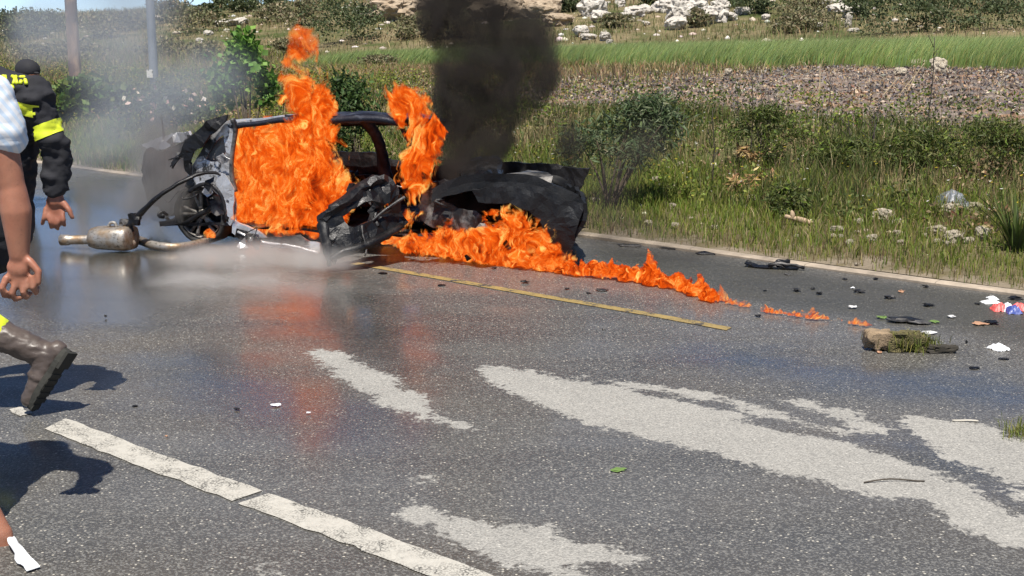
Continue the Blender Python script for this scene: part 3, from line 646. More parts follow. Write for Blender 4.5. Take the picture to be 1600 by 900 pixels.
# ------------------------------------------------------------------ fire and smoke (lit air with a shape of its own)
def teardrop(bm, base, h, r, lean, seg=10, rings=7, seed=0.0):
    """one tongue of flame: round foot, wavering pointed tip"""
    rs = []
    for i in range(rings + 1):
        u = i / rings; rad = r * (math.sin(math.pi * min(1, u * 1.0 + .16) ** .75) ** .8 if u < .98 else .02)
        c = base + Vector((0, 0, h * u)) + lean * (u * u) + Vector((fnoise((seed, u * 3, 0), 1.4), fnoise((u * 3, seed, 4), 1.4), 0)) * r * 1.1 * u
        rs.append([bm.verts.new(c + Vector((math.cos(2 * math.pi * k / seg), math.sin(2 * math.pi * k / seg), 0)) * max(rad, .003)) for k in range(seg)])
    for i in range(rings):
        for k in range(seg): bm.faces.new((rs[i][k], rs[i][(k + 1) % seg], rs[i + 1][(k + 1) % seg], rs[i + 1][k]))
    bm.faces.new(rs[0][::-1]); bm.faces.new(rs[-1])
def ball(bm, c, rx, ry, rz):
    r_ = bmesh.ops.create_icosphere(bm, subdivisions=3, radius=1)
    for v in r_['verts']: v.co = c + CX * (v.co.x * rx) + CY * (v.co.y * ry) + Vector((0, 0, v.co.z * rz))
def fuse(name, bm, voxel, mat, amt=.05, scale=5, stretch=1.6, floor=.004, parent=None, smooth=1):
    """melt the lumps into one closed skin and roughen its outline"""
    me = bpy.data.meshes.new('tmp'); bm.to_mesh(me); bm.free(); o = bpy.data.objects.new('tmp', me); COL.objects.link(o)
    md = o.modifiers.new('r', 'REMESH'); md.mode = 'VOXEL'; md.voxel_size = voxel
    if smooth: ms = o.modifiers.new('s', 'SMOOTH'); ms.iterations = smooth
    dg = bpy.context.evaluated_depsgraph_get(); me2 = bpy.data.meshes.new_from_object(o.evaluated_get(dg)); me2.name = name
    bpy.data.objects.remove(o); bpy.data.meshes.remove(me)
    if amt:
        b2 = bmesh.new(); b2.from_mesh(me2); b2.normal_update()
        mv = []
        for v in b2.verts:
            q = Vector((v.co.x * scale, v.co.y * scale, v.co.z * scale / stretch))
            k = mnoise.fractal(q, .8, 2.1, 4); mv.append(v.normal * (k * amt) + Vector((0, 0, max(0, k) * amt * .8)))
        for v, m_ in zip(b2.verts, mv):
            v.co += m_
            if floor is not None: v.co.z = max(v.co.z, floor)
        b2.to_mesh(me2); b2.free()
    me2.materials.clear(); me2.materials.append(mat); me2.shade_smooth()
    return new_obj(name, me2, parent)
def fire_mat(name, dens=62.0, gain=1.0, sc_=1.0, hole=.57, hot=.0, step=.1, axis=None, er=.42, sheet=9.0):
    t = NT(name); p = t.geo()
    wv = t.vmath('SUBTRACT', t.noise(3.2 * sc_, 2, .5, p, col=True), (.5, .5, .5))
    m1 = t.n('ShaderNodeVectorMath', operation='MULTIPLY_ADD'); t.put(m1.inputs[0], wv); m1.inputs[1].default_value = (.34, .34, .34); t.put(m1.inputs[2], p)
    mp = t.n('ShaderNodeMapping'); t.put(mp.inputs[0], m1.outputs[0]); mp.inputs['Scale'].default_value = (1, 1, .5)
    n1 = t.noise(5.0 * sc_, 3, .6, mp.outputs[0], 1.2)                   # gaps and tongues
    n0 = t.noise(3.0 * sc_, 1, .5, m1.outputs[0], .6)
    sepz = t.n('ShaderNodeSeparateXYZ'); t.put(sepz.inputs[0], p)
    n2 = t.noise(8.0 * sc_, 3, .58, mp.outputs[0], 2.2)                 # flame folds
    n3 = t.noise(13.0 * sc_, 2, .55, mp.outputs[0], 2.2)
    rid = t.math('SUBTRACT', 1.0, t.math('MULTIPLY', t.math('ABSOLUTE', t.math('SUBTRACT', n3, .5)), sheet), clamp=True)
    den = t.math('ADD', t.math('ADD', t.math('MULTIPLY', t.math('SUBTRACT', n0, .5), 1.2), t.math('MULTIPLY_ADD', t.math('SUBTRACT', n1, .5), 1.7, .5)), t.math('MULTIPLY', t.math('SUBTRACT', n2, .5), 1.2))
    if axis:                                               # frays away from the heart of the flame
        acc = None
        for (c, r) in axis:
            dv = t.n('ShaderNodeVectorMath', operation='SUBTRACT'); t.put(dv.inputs[0], p); dv.inputs[1].default_value = c
            sc2 = t.n('ShaderNodeVectorMath', operation='DIVIDE'); t.put(sc2.inputs[0], dv.outputs[0]); sc2.inputs[1].default_value = r
            ln = t.n('ShaderNodeVectorMath', operation='LENGTH'); t.put(ln.inputs[0], sc2.outputs[0]); f = t.rng(ln.outputs['Value'], 1.6, .35)
            acc = f if acc is None else t.math('ADD', acc, f)
        den = t.math('ADD', den, t.math('MULTIPLY', t.math('SUBTRACT', t.math('MINIMUM', acc, 1.0), .80), er))
    den = t.math('ADD', den, t.rng(sepz.outputs[2], 1.0, 1.5, 0.0, .10))
    m = t.math('POWER', t.rng(den, hole, hole + .22), 1.2)
    heat = t.math('ADD', t.math('MULTIPLY', t.math('POWER', rid, 2.0), .55), t.math('ADD', t.math('MULTIPLY', t.math('SUBTRACT', n2, .5), 4.2), t.math('MULTIPLY', t.math('SUBTRACT', n1, .5), .6)))
    c = t.ramp(t.rng(heat, -.34 - hot, 1.05 - hot), [(0, (.09, .008, .003)), (.2, (.36, .026, .002)), (.42, (.74, .068, .004)), (.62, (.98, .125, .006)), (.82, (1.12, .26, .018)), (1, (1.3, .74, .20))])
    k = t.math('MULTIPLY', m, t.rng(sepz.outputs[2], .95, 1.6, dens, dens * .28))
    ab = t.n('ShaderNodeVolumeAbsorption'); ab.inputs['Color'].default_value = (0, 0, 0, 1); t.put(ab.inputs['Density'], k)
    em = t.n('ShaderNodeEmission'); t.put(em.inputs['Color'], c); t.put(em.inputs['Strength'], t.math('MULTIPLY', k, 1.08 * gain * 2 ** -vs.exposure))
    ad = t.n('ShaderNodeAddShader'); t.put(ad.inputs[0], ab); t.put(ad.inputs[1], em)
    mat = t.done(None, ad); mat.cycles.volume_step_rate = step; mat.cycles.homogeneous_volume = False
    return mat
PXM = .00502
def build_fire():
    axis = []
    def balls(bm, lst):
        axis.clear()
        for (x, y, d_, rx, rz, ry) in lst:
            ball(bm, P(x, y, d_) + Vector((0, 0, rz * PXM * .12)), rx * PXM * 1.5, ry * 1.25, rz * PXM * 1.6); axis.append((tuple(P(x, y, d_)), (rx * PXM, ry, rz * PXM * 1.05)))
    bm = bmesh.new()
    balls(bm, [(402,322,.30,34,38,.34),(400,268,.34,32,46,.34),(420,228,.38,42,34,.32),(452,302,.30,52,54,.40),(462,232,.36,44,46,.34),(500,250,.34,30,48,.30),(496,314,.22,44,40,.34),(532,308,.20,24,26,.24),(488,203,.40,28,22,.24),(404,344,.14,32,16,.2),(458,348,.12,48,16,.2),(382,235,.40,14,30,.22),(516,285,.26,24,28,.22),(486,186,.0,30,28,.2),(474,158,.0,28,32,.18),(456,136,.05,22,28,.15),(455,108,.08,19,26,.13),(467,86,.1,22,28,.14),(471,64,.1,15,20,.1),(502,170,.0,16,22,.12)])
    teardrop(bm, P(472, 80, .1), .16, .06, CX * .02, seed=3); teardrop(bm, P(484, 90, .1), .10, .05, CX * .03, seed=5)
    for k, (x, y, h, r, l) in enumerate([(380,240,.22,.06,.03),(520,250,.2,.06,.08),(545,300,.16,.05,.06),(535,265,.14,.05,.05),(500,225,.25,.08,.03),(375,300,.2,.05,-.02)]): teardrop(bm, P(x, y, .3), h, r, CX * l, seed=k)
    tag(fuse('fire', bm, .022, fire_mat('cabin_flame', axis=list(axis), step=.14), .07, 6), 'wall of orange fire filling the car cabin and licking high above the roof', 'fire', 'flames of the burning car')
    bm = bmesh.new()
    balls(bm, [(618,340,-.02,20,22,.14),(634,308,.0,24,28,.16),(650,276,.02,27,28,.17),(657,242,.05,26,30,.17),(649,208,.08,27,28,.16),(638,176,.1,28,28,.16),(631,150,.1,20,20,.13),(682,216,.1,12,20,.10),(690,194,.1,10,15,.09)])
    teardrop(bm, P(626, 158, .1), .12, .06, CX * -.02, seed=9); teardrop(bm, P(692, 200, .1), .13, .045, CX * .02, seed=10)
    tag(fuse('fire', bm, .02, fire_mat('pillar_flame', 70, 1.0, 1.1, .57, axis=list(axis), step=.11), .06, 7), 'tall column of flame rising between the torn door and the black smoke', 'fire', 'flames of the burning car')
    bm = bmesh.new(); ex = []
    for k in range(34):
        u = k / 33; x = 606 + (884 - 606) * u; y = 382 + (424 - 382) * u ** .8
        h = (30 + 26 * abs(fnoise((k * .7, 1, 0), 1))) * (1.25 if .45 < u < .85 else .8) * PXM
        b = G(x, y + 2); b.z = .01; ex.append((tuple(b + Vector((0, 0, h * .45))), (.10, .12, h * .75))) if k % 3 == 0 else None; teardrop(bm, b + CY * .10 * fnoise((k, 0, 3), .9), h * 1.35, .055 + .03 * random.random(), CX * (.05 * random.uniform(-1, 1)), seed=k * 1.3)
    balls(bm, [(630,384,-.12,24,10,.10),(672,380,-.08,30,18,.12),(715,384,-.06,36,20,.12),(760,392,-.08,34,18,.12),(800,380,-.10,34,28,.14),(838,392,-.12,26,28,.12),(815,350,-.05,26,22,.12),(778,340,.02,20,16,.10),(842,362,-.08,14,20,.08),(868,412,-.14,22,12,.08)]); axis += ex
    tag(fuse('fire', bm, .02, fire_mat('engine_flame', 75, 1.0, 1.3, .58, axis=list(axis), step=.08), .05, 8), 'low bank of fire burning under the bonnet and along the road', 'fire', 'flames of the burning car')
    bm = bmesh.new(); path = [(830,420),(862,424),(900,430),(950,436),(1000,442),(1050,452),(1085,463),(1115,472)]
    def along(u):
        k = u * (len(path) - 1); i = min(int(k), len(path) - 2); f = k - i; return (path[i][0] * (1 - f) + path[i + 1][0] * f, path[i][1] * (1 - f) + path[i + 1][1] * f)
    for k in range(74):
        u = k / 73; x, y = along(u); b = G(x, y); b.z = .006
        h = .05 + .09 * abs(fnoise((k * .9, 5, 0), 1)) + .05 * random.random(); b += CY * random.uniform(-.05, .05)
        teardrop(bm, b, h * 1.2 * (1.15 - .35 * abs(u - .6)), random.uniform(.03, .055), CX * random.uniform(-.03, .03), seed=k * 2.1)
    for k, (x, y, h, r) in enumerate([(1015, 446, .30, .040), (1018, 446, .22, .05), (1012, 446, .16, .05), (1070, 456, .15, .04), (921, 432, .12, .03)]):
        b = G(x, y); b.z = .006; teardrop(bm, b, h, r, CX * -.01, seed=40 + k)
    tag(fuse('fire', bm, .011, fire_mat('trail_flame', 110, 1.05, 2.0, .36, step=.035), .016, 14, floor=.008, smooth=0), 'row of low flames running along spilled fuel on the road', 'fire', 'flames of the burning car')
    trail = [(1127, 472, .09), (1142, 476, .03), (1152, 478, .04), (1164, 481, .045), (1197, 489, .045), (1206, 491, .03), (1220, 492, .03), (1240, 495, .03), (1253, 497, .04), (1269, 500, .07), (1285, 500, .03), (1306, 503, .025), (1336, 508, .035), (1343, 509, .03), (1352, 511, .025)]
    fm = fire_mat('flicker', 60, .95, 2.4, .40, .30, step=.1)
    for k, (x, y, h) in enumerate(trail):
        bm = bmesh.new(); b = G(x, y); b.z = .005
        for q in range(3): teardrop(bm, b + CX * (q - 1) * .028, h * 1.5 * (1 if q == 1 else .6), .012 + h * .10, CX * random.uniform(-.012, .012), seed=k * 3 + q)
        tag(fuse('flame', bm, .007, fm, .004, 20, floor=.006, smooth=0), 'tiny flame flickering on the fuel trail ' + ('just past the end of the flame row' if k < 4 else 'near the brown mossy clod' if k > 11 else 'between the flame row and the mossy clod'), 'flame', 'flickers ' + ('past the flame row' if k < 4 else 'near the clod' if k > 11 else 'midway along the trail'))
    for (x, y, d_, h, lab) in ((328, 372, .0, .10, 'small flame licking from the rear wheel'), (430, 362, -.05, .12, 'small flame dripping over the silver sill')):
        bm = bmesh.new()
        for q in range(3): teardrop(bm, P(x + q * 5 - 5, y, d_), h * (1 if q == 1 else .7), .03, CX * .01, seed=x + q)
        tag(fuse('flame', bm, .01, fm, .01, 12, floor=.006), lab, 'flame')
build_fire()

def smoke_mat(name, col, dens, scale, lo, hi, step, zs=.6, fade=None, axis=None, aniso=.2, dist=.6, detail=4, absorb=None):
    """drifting smoke: thick and thin wisps, thinning towards the edge of the cloud"""
    t = NT(name); p = t.geo(); mp = t.n('ShaderNodeMapping'); t.put(mp.inputs[0], p); mp.inputs['Scale'].default_value = (1, 1, zs)
    n = t.noise(scale, detail, .58, mp.outputs[0], dist)
    m = t.rng(n, lo, hi, smooth=True)
    if axis is not None:                                  # soft edge: distance from a bent axis, in metres
        acc = None
        for (c, r) in axis:
            dv = t.n('ShaderNodeVectorMath', operation='SUBTRACT'); t.put(dv.inputs[0], p); dv.inputs[1].default_value = c
            sc2 = t.n('ShaderNodeVectorMath', operation='DIVIDE'); t.put(sc2.inputs[0], dv.outputs[0]); sc2.inputs[1].default_value = r
            ln = t.n('ShaderNodeVectorMath', operation='LENGTH'); t.put(ln.inputs[0], sc2.outputs[0])
            f = t.rng(ln.outputs['Value'], 1.0, .1, smooth=True)
            acc = f if acc is None else t.math('ADD', acc, f)
        acc = t.math('MINIMUM', acc, 1.0)
        m = t.rng(t.math('ADD', t.math('MULTIPLY', t.math('SUBTRACT', acc, 1.0), .55), n), lo, hi, smooth=True)
        m = t.math('MULTIPLY', m, t.math('POWER', acc, 1.6))
    pv = t.n('ShaderNodeVolumePrincipled'); pv.inputs['Color'].default_value = (*col, 1); t.put(pv.inputs['Density'], t.math('MULTIPLY', m, dens)); pv.inputs['Anisotropy'].default_value = aniso
    mat = t.done(None, pv); mat.cycles.volume_step_rate = step
    return mat
def cloud(name, axis, mat, voxel, amt, scale, label, kind='stuff', cat='smoke', floor=None):
    bm = bmesh.new()
    for (c, r) in axis:
        r_ = bmesh.ops.create_icosphere(bm, subdivisions=3, radius=1)
        for v in r_['verts']: v.co = Vector(c) + Vector((v.co.x * r[0], v.co.y * r[1], v.co.z * r[2])) * .97
    o = fuse(name, bm, voxel, mat, 0, scale, floor=floor)
    if floor is not None:
        for v in o.data.vertices: v.co.z = max(v.co.z, floor + .012 * random.random())
    return tag(o, label, cat, None, kind)
def build_smoke():
    B = lambda x, y, Y, rx, rz, ry: (tuple(D(x, y, Y)), (rx * Y / F, ry, rz * Y / F))
    ax = [B(780,330,10.2,115,60,.5), B(735,285,10.45,100,80,.6), B(752,240,10.9,100,85,.65), B(766,180,11.0,110,90,.7), B(775,115,11.1,122,95,.75), B(738,60,11.2,112,95,.75), B(735,5,11.3,112,95,.75), B(742,-70,11.4,125,110,.8), B(752,-180,11.5,150,140,.9), B(842,120,11.2,80,110,.6), B(855,335,10.15,90,60,.45), B(685,10,11.2,80,100,.55), B(705,150,11.0,85,95,.55), B(708,225,10.9,70,80,.5), B(890,230,10.9,80,110,.5), B(838,45,11.3,75,80,.5)]
    m = smoke_mat('black_smoke', (.065, .058, .054), 11.0, 3.0, .30, .70, .3, .75, axis=ax, aniso=0, dist=1.2, detail=5)
    cloud('black_smoke', ax, m, .10, 0, 1, 'thick black smoke column billowing up from the bonnet')
    ax = [B(960,360,10.2,150,90,.6), B(1070,390,9.9,150,70,.5), B(940,290,10.8,130,110,.6), B(1000,230,11.4,110,90,.6)]
    m = smoke_mat('trail_smoke', (.10, .09, .085), 2.2, 2.2, .1, .75, .5, .8, axis=ax, aniso=0)
    cloud('black_smoke', ax, m, .1, 0, 1, 'thin dark smoke drifting low over the burning fuel trail', floor=.03)
    ax = [B(230,200,13.5,150,130,1.1), B(190,110,14.5,170,140,1.2), B(255,280,12.6,130,100,.9), B(180,20,15.5,190,130,1.3), B(340,120,14,140,120,1.0), B(130,240,14,120,110,.9), B(190,-90,16,200,150,1.4), B(60,60,15.5,110,110,1.1)]
    m = smoke_mat('grey_smoke', (.64, .68, .75), 1.25, .9, .0, .85, .5, .8, axis=ax, aniso=.2)
    cloud('grey_smoke', ax, m, .2, 0, 1, 'thin grey-blue smoke drifting behind the car beside the poles')
    ax = [B(250,265,10.9,90,95,.45), B(285,310,10.75,75,65,.38), B(215,325,10.6,90,60,.4), B(245,205,11.2,75,70,.45), B(160,300,11.2,90,60,.5)]
    m = smoke_mat('tail_smoke', (.40, .39, .385), 6.0, 2.0, .02, .8, .5, .8, axis=ax)
    cloud('grey_smoke', ax, m, .08, 0, 1, 'dense grey smoke hanging round the tail of the car')
    ax = [B(430,400,9.7,130,52,.6), B(320,405,9.7,130,48,.6), B(400,450,9.0,150,52,.6), B(520,405,9.5,90,44,.5), B(280,445,9.0,110,42,.5), B(450,480,8.6,120,40,.5)]
    m = smoke_mat('ground_steam', (.88, .86, .83), 5.5, 3.0, .02, .78, .5, 1.2, axis=ax, dist=1.2)
    cloud('steam', ax, m, .06, 0, 1, 'pale steam rolling low over the wet road before the car', cat='steam', floor=.02)
build_smoke()
# ------------------------------------------------------------------ vegetation
def leaf_mat(name, rough=.6, trans=.35, tint=1.0):
    t = NT(name); c = t.attr('col', 'Color'); n = t.noise(30, 2, .5, t.geo()); c2 = t.mix(t.rng(n, .3, .7), t.mix(.25, c, (0, 0, 0)), c)
    d_ = t.pbsdf(c2, rough, 0, spec=.35); tr = t.n('ShaderNodeBsdfTranslucent'); t.put(tr.inputs[0], t.mix(.5, c2, (.20, .26, .03), blend='MULTIPLY') if False else c2)
    mx = t.n('ShaderNodeMixShader'); mx.inputs[0].default_value = trans; t.put(mx.inputs[1], d_); t.put(mx.inputs[2], tr)
    return t.done(mx)
M_LEAF = leaf_mat('leaf'); M_GRASS = leaf_mat('grass_blade', .65, .3); M_STRAW = leaf_mat('dry_straw', .8, .15); M_PETAL = leaf_mat('petal', .7, .3)
def pal(n, cols, jit=.25):
    c = np.array(cols)[rng.integers(0, len(cols), n)]; return np.clip(c * 1.5 * (1 + rng.uniform(-jit, jit, (n, 1))) * (1 + rng.uniform(-.08, .08, (n, 3))), .002, .9)
def in_view(P_, m=260, zt=.3):
    v = P_ - np.array([0, 0, CAMH]); zc = v[:, 1] * CP - v[:, 2] * SP; x = v[:, 0] / np.maximum(zc, .1) * F + 800
    return (zc > 1.5) & (x > -m) & (x < 1600 + m)
def scatter(n, c0, c1, t0, t1, power=1.0):
    c = c0 + (c1 - c0) * rng.random(n) ** power; t = rng.uniform(t0, t1, n); X = U.x * t + N.x * c; Y = U.y * t + N.y * c
    Q = np.column_stack([X, Y, terr(X, Y)]); k = in_view(Q); return Q[k], c[k], t[k]
def blades(name, Q, h, wd, lean, col, tipcol, mat, bend=.35, parent=None, leandir=None):
    """curved grass blades: five points each"""
    n = len(Q); a = rng.uniform(0, 2 * np.pi, n); w_ = np.column_stack([np.cos(a), np.sin(a), np.zeros(n)]) * (wd / 2)[:, None]
    b = rng.uniform(0, 2 * np.pi, n); dr = np.column_stack([np.cos(b), np.sin(b), np.zeros(n)]) * bend * rng.uniform(.2, 1, n)[:, None]
    if leandir is not None: dr = dr + np.array([leandir[0], leandir[1], 0])[None] * rng.uniform(.5, 1.2, n)[:, None]
    H = h[:, None]; up = np.array([0, 0, 1.0])
    m_ = Q + up * H * .55 + dr * H * .28; tip = Q + up * H * (1 - .15 * np.linalg.norm(dr, axis=1)[:, None]) + dr * H
    V = np.stack([Q - w_ - up * .02, Q + w_ - up * .02, m_ - w_ * .75, m_ + w_ * .75, tip], 1).reshape(-1, 3)
    i = np.arange(n)[:, None] * 5; Fc = np.concatenate([i + [0, 1, 3], i + [0, 3, 2], i + [2, 3, 4]], 0)
    C = np.stack([col * .8, col * .8, col, col, tipcol], 1).reshape(-1, 3)
    return from_arrays(name, V, Fc, mat, parent, smooth=False, col=C)
def fn2(Q, s, seed): return hnoise(Q[:, 0], Q[:, 1], s, seed)
GREEN = [(.10, .145, .018), (.075, .115, .016), (.14, .17, .026), (.17, .175, .035)]
OLIVE = [(.085, .092, .028), (.11, .11, .036), (.07, .082, .024), (.14, .125, .05)]
DARKG = [(.042, .060, .016), (.058, .080, .020), (.072, .095, .024)]
DRYC = [(.22, .165, .085), (.16, .115, .06), (.28, .22, .12), (.12, .09, .05)]
def leaves(centers, spread, n, size, cols, aspect=2.2, droop=.2, jit=.3):
    """n folded leaves scattered round the clump centres -> V, F, C"""
    cen = np.asarray(centers)[rng.integers(0, len(centers), n)]; off = rng.normal(0, 1, (n, 3)) * np.asarray(spread); p = cen + off
    a = rng.normal(0, 1, (n, 3)) + off / (np.asarray(spread) + 1e-6) * .5; a[:, 2] -= droop; a /= np.linalg.norm(a, axis=1)[:, None]
    b = np.cross(a, rng.normal(0, 1, (n, 3))); b /= np.linalg.norm(b, axis=1)[:, None] + 1e-9; nn = np.cross(a, b)
    s = (size * rng.uniform(.6, 1.4, n))[:, None]
    V = np.stack([p - a * s * .5, p + b * s / aspect * .5 + nn * s * .08, p + a * s * .5, p - b * s / aspect * .5 + nn * s * .08], 1).reshape(-1, 3)
    i = np.arange(n)[:, None] * 4; Fc = np.concatenate([i + [0, 1, 2], i + [0, 2, 3]], 0); C = np.repeat(pal(n, cols, jit), 4, 0)
    return V, Fc, C
def build_grass():
    # short bright grass along the kerb
    Q, c, t = scatter(210000, C_KERB + .10, 11.2, -42, 1.5, 1.0)
    k = rng.random(len(Q)) < np.clip(1.15 - np.maximum(0, c - 10.2) * .5, .3, 1) * np.clip(.5 + (c - C_KERB - .1) * 1.6 + .35 * fn2(Q, 2.3, 2), .05, 1); Q, c, t = Q[k], c[k], t[k]
    n = len(Q); h = rng.uniform(.03, .11, n) * (1 + .9 * np.clip(c - 9.4, 0, 1)) * (1 + .5 * fn2(Q, 1.7, 4)); wd = rng.uniform(.004, .008, n) * np.clip(Q[:, 1] / 10, .9, 3)
    g = pal(n, GREEN); dr = pal(n, DRYC); f = (rng.random(n) < np.clip(.14 - .3 * fn2(Q, .8, 7) + .22 * (c < 9.1), .03, .8))[:, None]; col = np.where(f, dr, g)
    tag(blades('verge_grass', Q, h, wd, 0, col, col * 1.25, M_GRASS, .6), 'short green grass on the verge beside the kerb', 'grass', kind='stuff')
    # weeds of the bank
    Q, c, t = scatter(230000, 10.0, 13.4, -48, 1.5)
    dens = np.clip(.62 + .5 * fn2(Q, 1.3, 8) + .25 * fn2(Q, 3.7, 9), .12, 1); k = rng.random(len(Q)) < dens; Q, c, t = Q[k], c[k], t[k]
    n = len(Q); rt = np.interp(t, [-16, -9], [0, 1])                       # greener and taller towards the near end
    h = rng.uniform(.05, .21, n) * (1 + .65 * fn2(Q, 1.1, 5)) * np.interp(c, [10, 11.5, 12.6, 13.4], [.6, 1.1, 1.0, .6]) * (1 + .35 * rt); wd = rng.uniform(.004, .009, n) * np.clip(Q[:, 1] / 11, .9, 3.2)
    pd = np.clip(.50 - .36 * rt + .45 * fn2(Q, .9, 11), .06, .9); f = (rng.random(n) < pd)[:, None]
    col = np.where(f, pal(n, DRYC), np.where((rng.random(n) < .45 + .3 * fn2(Q, .6, 12))[:, None], pal(n, DARKG), pal(n, OLIVE + GREEN[:2])))
    tag(blades('bank_weeds', Q, h, wd, 0, col, col * 1.2, M_GRASS, .55), 'tangled green and dry weeds covering the roadside bank', 'weeds', kind='stuff')
    # broad-leaved weeds growing through
    Q, c, t = scatter(5200, 9.9, 14.4, -46, 1.5); k = rng.random(len(Q)) < np.clip(.55 + .6 * fn2(Q, 1.9, 21), .05, 1); Q, c, t = Q[k], c[k], t[k]
    cen = Q + np.column_stack([np.zeros(len(Q)), np.zeros(len(Q)), rng.uniform(.03, .22, len(Q)) * np.interp(c, [10, 12], [.6, 1.2])])
    Vs, Fs, Cs, b0 = [], [], [], 0
    for cols, sel in ((DARKG + OLIVE[:2], fn2(Q, 1.2, 31) > .1), (GREEN, (fn2(Q, 1.2, 31) <= .1) & (fn2(Q, 1.2, 31) > -.45)), (DRYC[:3] + [(.14, .07, .04)], fn2(Q, 1.2, 31) <= -.45)):
        if sel.sum() == 0: continue
        v, f, cc = leaves(cen[sel], (.09, .09, .07), int(sel.sum() * 26), .042, cols, 2.0); Vs.append(v); Fs.append(f + b0); Cs.append(cc); b0 += len(v)
    Vv = np.concatenate(Vs); Vv[:, 2] = np.maximum(Vv[:, 2], terr(Vv[:, 0], Vv[:, 1]) + .004)
    tag(from_arrays('leafy_weeds', Vv, np.concatenate(Fs), M_LEAF, col=np.concatenate(Cs)), 'broad-leaved weeds growing through the grass of the bank', 'weeds', kind='stuff')
    # burnt terrace: black and straw stubble
    Q, c, t = scatter(120000, 13.2, 22.6, -60, 2); n = len(Q)
    k = rng.random(n) < np.clip(.6 + .45 * fn2(Q, 1.5, 3), .1, 1) * np.interp(t, [-24, -18], [.8, 1]); Q, c, t = Q[k], c[k], t[k]; n = len(Q)
    h = rng.uniform(.03, .12, n) * (1 + .4 * fn2(Q, 2, 6)); wd = rng.uniform(.006, .013, n) * np.clip(Q[:, 1] / 15, 1, 3)
    lf = np.interp(t, [-18, -12], [1, 0])
    col = np.where((rng.random(n) < .42)[:, None], pal(n, [(.05, .042, .04), (.09, .075, .07), (.14, .115, .105)]), pal(n, [(.26, .18, .10), (.34, .26, .17), (.20, .115, .065), (.30, .25, .20)]))
    gr = pal(n, OLIVE + DRYC[:2]); col = np.where((rng.random(n) < lf)[:, None], gr, col); h = h * (1 + 1.6 * lf)
    k = rng.random(n) < .4 + .5 * lf; tag(blades('burnt_stubble', Q[k], h[k] * .8, wd[k] * .8, 0, col[k], col[k] * 1.15, M_STRAW, 1.6), 'scorched black and straw stubble on the terrace below the wheat', 'stubble', kind='stuff')
    Q, c, t = scatter(80000, 12.9, 22.8, -26, 3); k = rng.random(len(Q)) < np.clip((t + 18 + 3 * fn2(Q, .5, 17)) / 5, .08, 1) * np.clip(.75 + .4 * fn2(Q, .9, 19), .2, 1); Q = Q[k]; n = len(Q); v, f_, cc = leaves(Q + np.array([0, 0, .012]), (.03, .03, .008), n, .05, [(.24, .18, .11), (.32, .27, .20), (.035, .032, .034), (.05, .046, .05), (.08, .075, .08), (.13, .12, .12), (.20, .115, .06), (.17, .15, .14)], 1.7, 0, .5)
    v[:, 2] = np.maximum(v[:, 2], terr(v[:, 0], v[:, 1]) + .003); tag(from_arrays('burnt_litter', v, f_, M_STRAW, col=cc), 'burnt leaf litter and ash flakes over the terrace soil', 'litter', kind='stuff')
    # wheat, combed over by the wind
    Q, c, t = scatter(330000, 21.8, 34.5, -75, 6, 1.0)
    k = rng.random(len(Q)) < np.clip((t + 29 + .9 * (c - 22)) / 4, 0, 1) * np.clip((c - 21.6) * .9, .2, 1) * np.interp(c, [21, 25, 34], [1, .9, .75]); Q, c, t = Q[k], c[k], t[k]; n = len(Q)
    h = rng.uniform(.34, .58, n) * (1 + .12 * fn2(Q, .7, 2)) * np.interp(c, [21.8, 23.5], [.6, 1]); wd = rng.uniform(.008, .014, n) * np.clip(Q[:, 1] / 26, .9, 2.6)
    col = pal(n, [(.13, .19, .045), (.10, .16, .04), (.17, .22, .06), (.13, .20, .075)], .2); pt = np.clip(.5 + .6 * fn2(Q, .8, 14), 0, 1)[:, None]; tip = col * .45 + np.array([.36, .42, .18]) * (.35 + .5 * pt) * rng.uniform(.5, 1.3, (n, 1)); col = col * (.8 + .5 * pt)
    ft = (rng.random(n) < .12)[:, None]; col = np.where(ft, pal(n, [(.30, .28, .10)]), col)
    tag(blades('wheat', Q, h, wd, 0, col, tip, M_GRASS, .22, leandir=(.42, .05)), 'strip of tall green wheat bent over by the wind', 'wheat', kind='stuff')
    Q, c, t = scatter(150000, 13.5, 36, -120, -30)
    k = rng.random(len(Q)) < np.clip(-(t + 26 + .9 * (c - 22)) / 4, .03, 1) * np.clip(.7 + .5 * fn2(Q, .6, 3), .1, 1); Q, c, t = Q[k], c[k], t[k]; n = len(Q)
    h = rng.uniform(.12, .42, n) * (1 + .5 * fn2(Q, .7, 5)); wd = rng.uniform(.010, .02, n) * np.clip(Q[:, 1] / 30, .9, 2.6)
    f = (rng.random(n) < np.clip(.5 + .5 * fn2(Q, .35, 9), .1, .9))[:, None]; col = np.where(f, pal(n, DRYC), pal(n, OLIVE + GREEN))
    tag(blades('tall_weeds', Q, h, wd, 0, col, col * 1.25, M_GRASS, .5), 'tall dry and green weeds on the slope behind the poles', 'weeds', kind='stuff')
    Q, c, t = scatter(90000, 13.2, 22.4, -40, -9); k = rng.random(len(Q)) < np.interp(t, [-17, -11], [1, 0]) * np.clip(.6 + .6 * fn2(Q, .8, 23), .05, 1); Q, c, t = Q[k], c[k], t[k]; n = len(Q)
    h = rng.uniform(.06, .24, n) * (1 + .6 * fn2(Q, .9, 25)); wd = rng.uniform(.007, .013, n) * np.clip(Q[:, 1] / 20, .9, 2)
    f = (rng.random(n) < np.clip(.55 + .6 * fn2(Q, .5, 27), .1, .9))[:, None]; col = np.where(f, pal(n, DRYC + [(.24, .12, .06)]), pal(n, OLIVE + GREEN[:2]))
    tag(blades('dry_scrub', Q, h, wd, 0, col, col * 1.2, M_STRAW, .8), 'dry brown and olive scrub on the terrace past the smoke', 'scrub', kind='stuff')
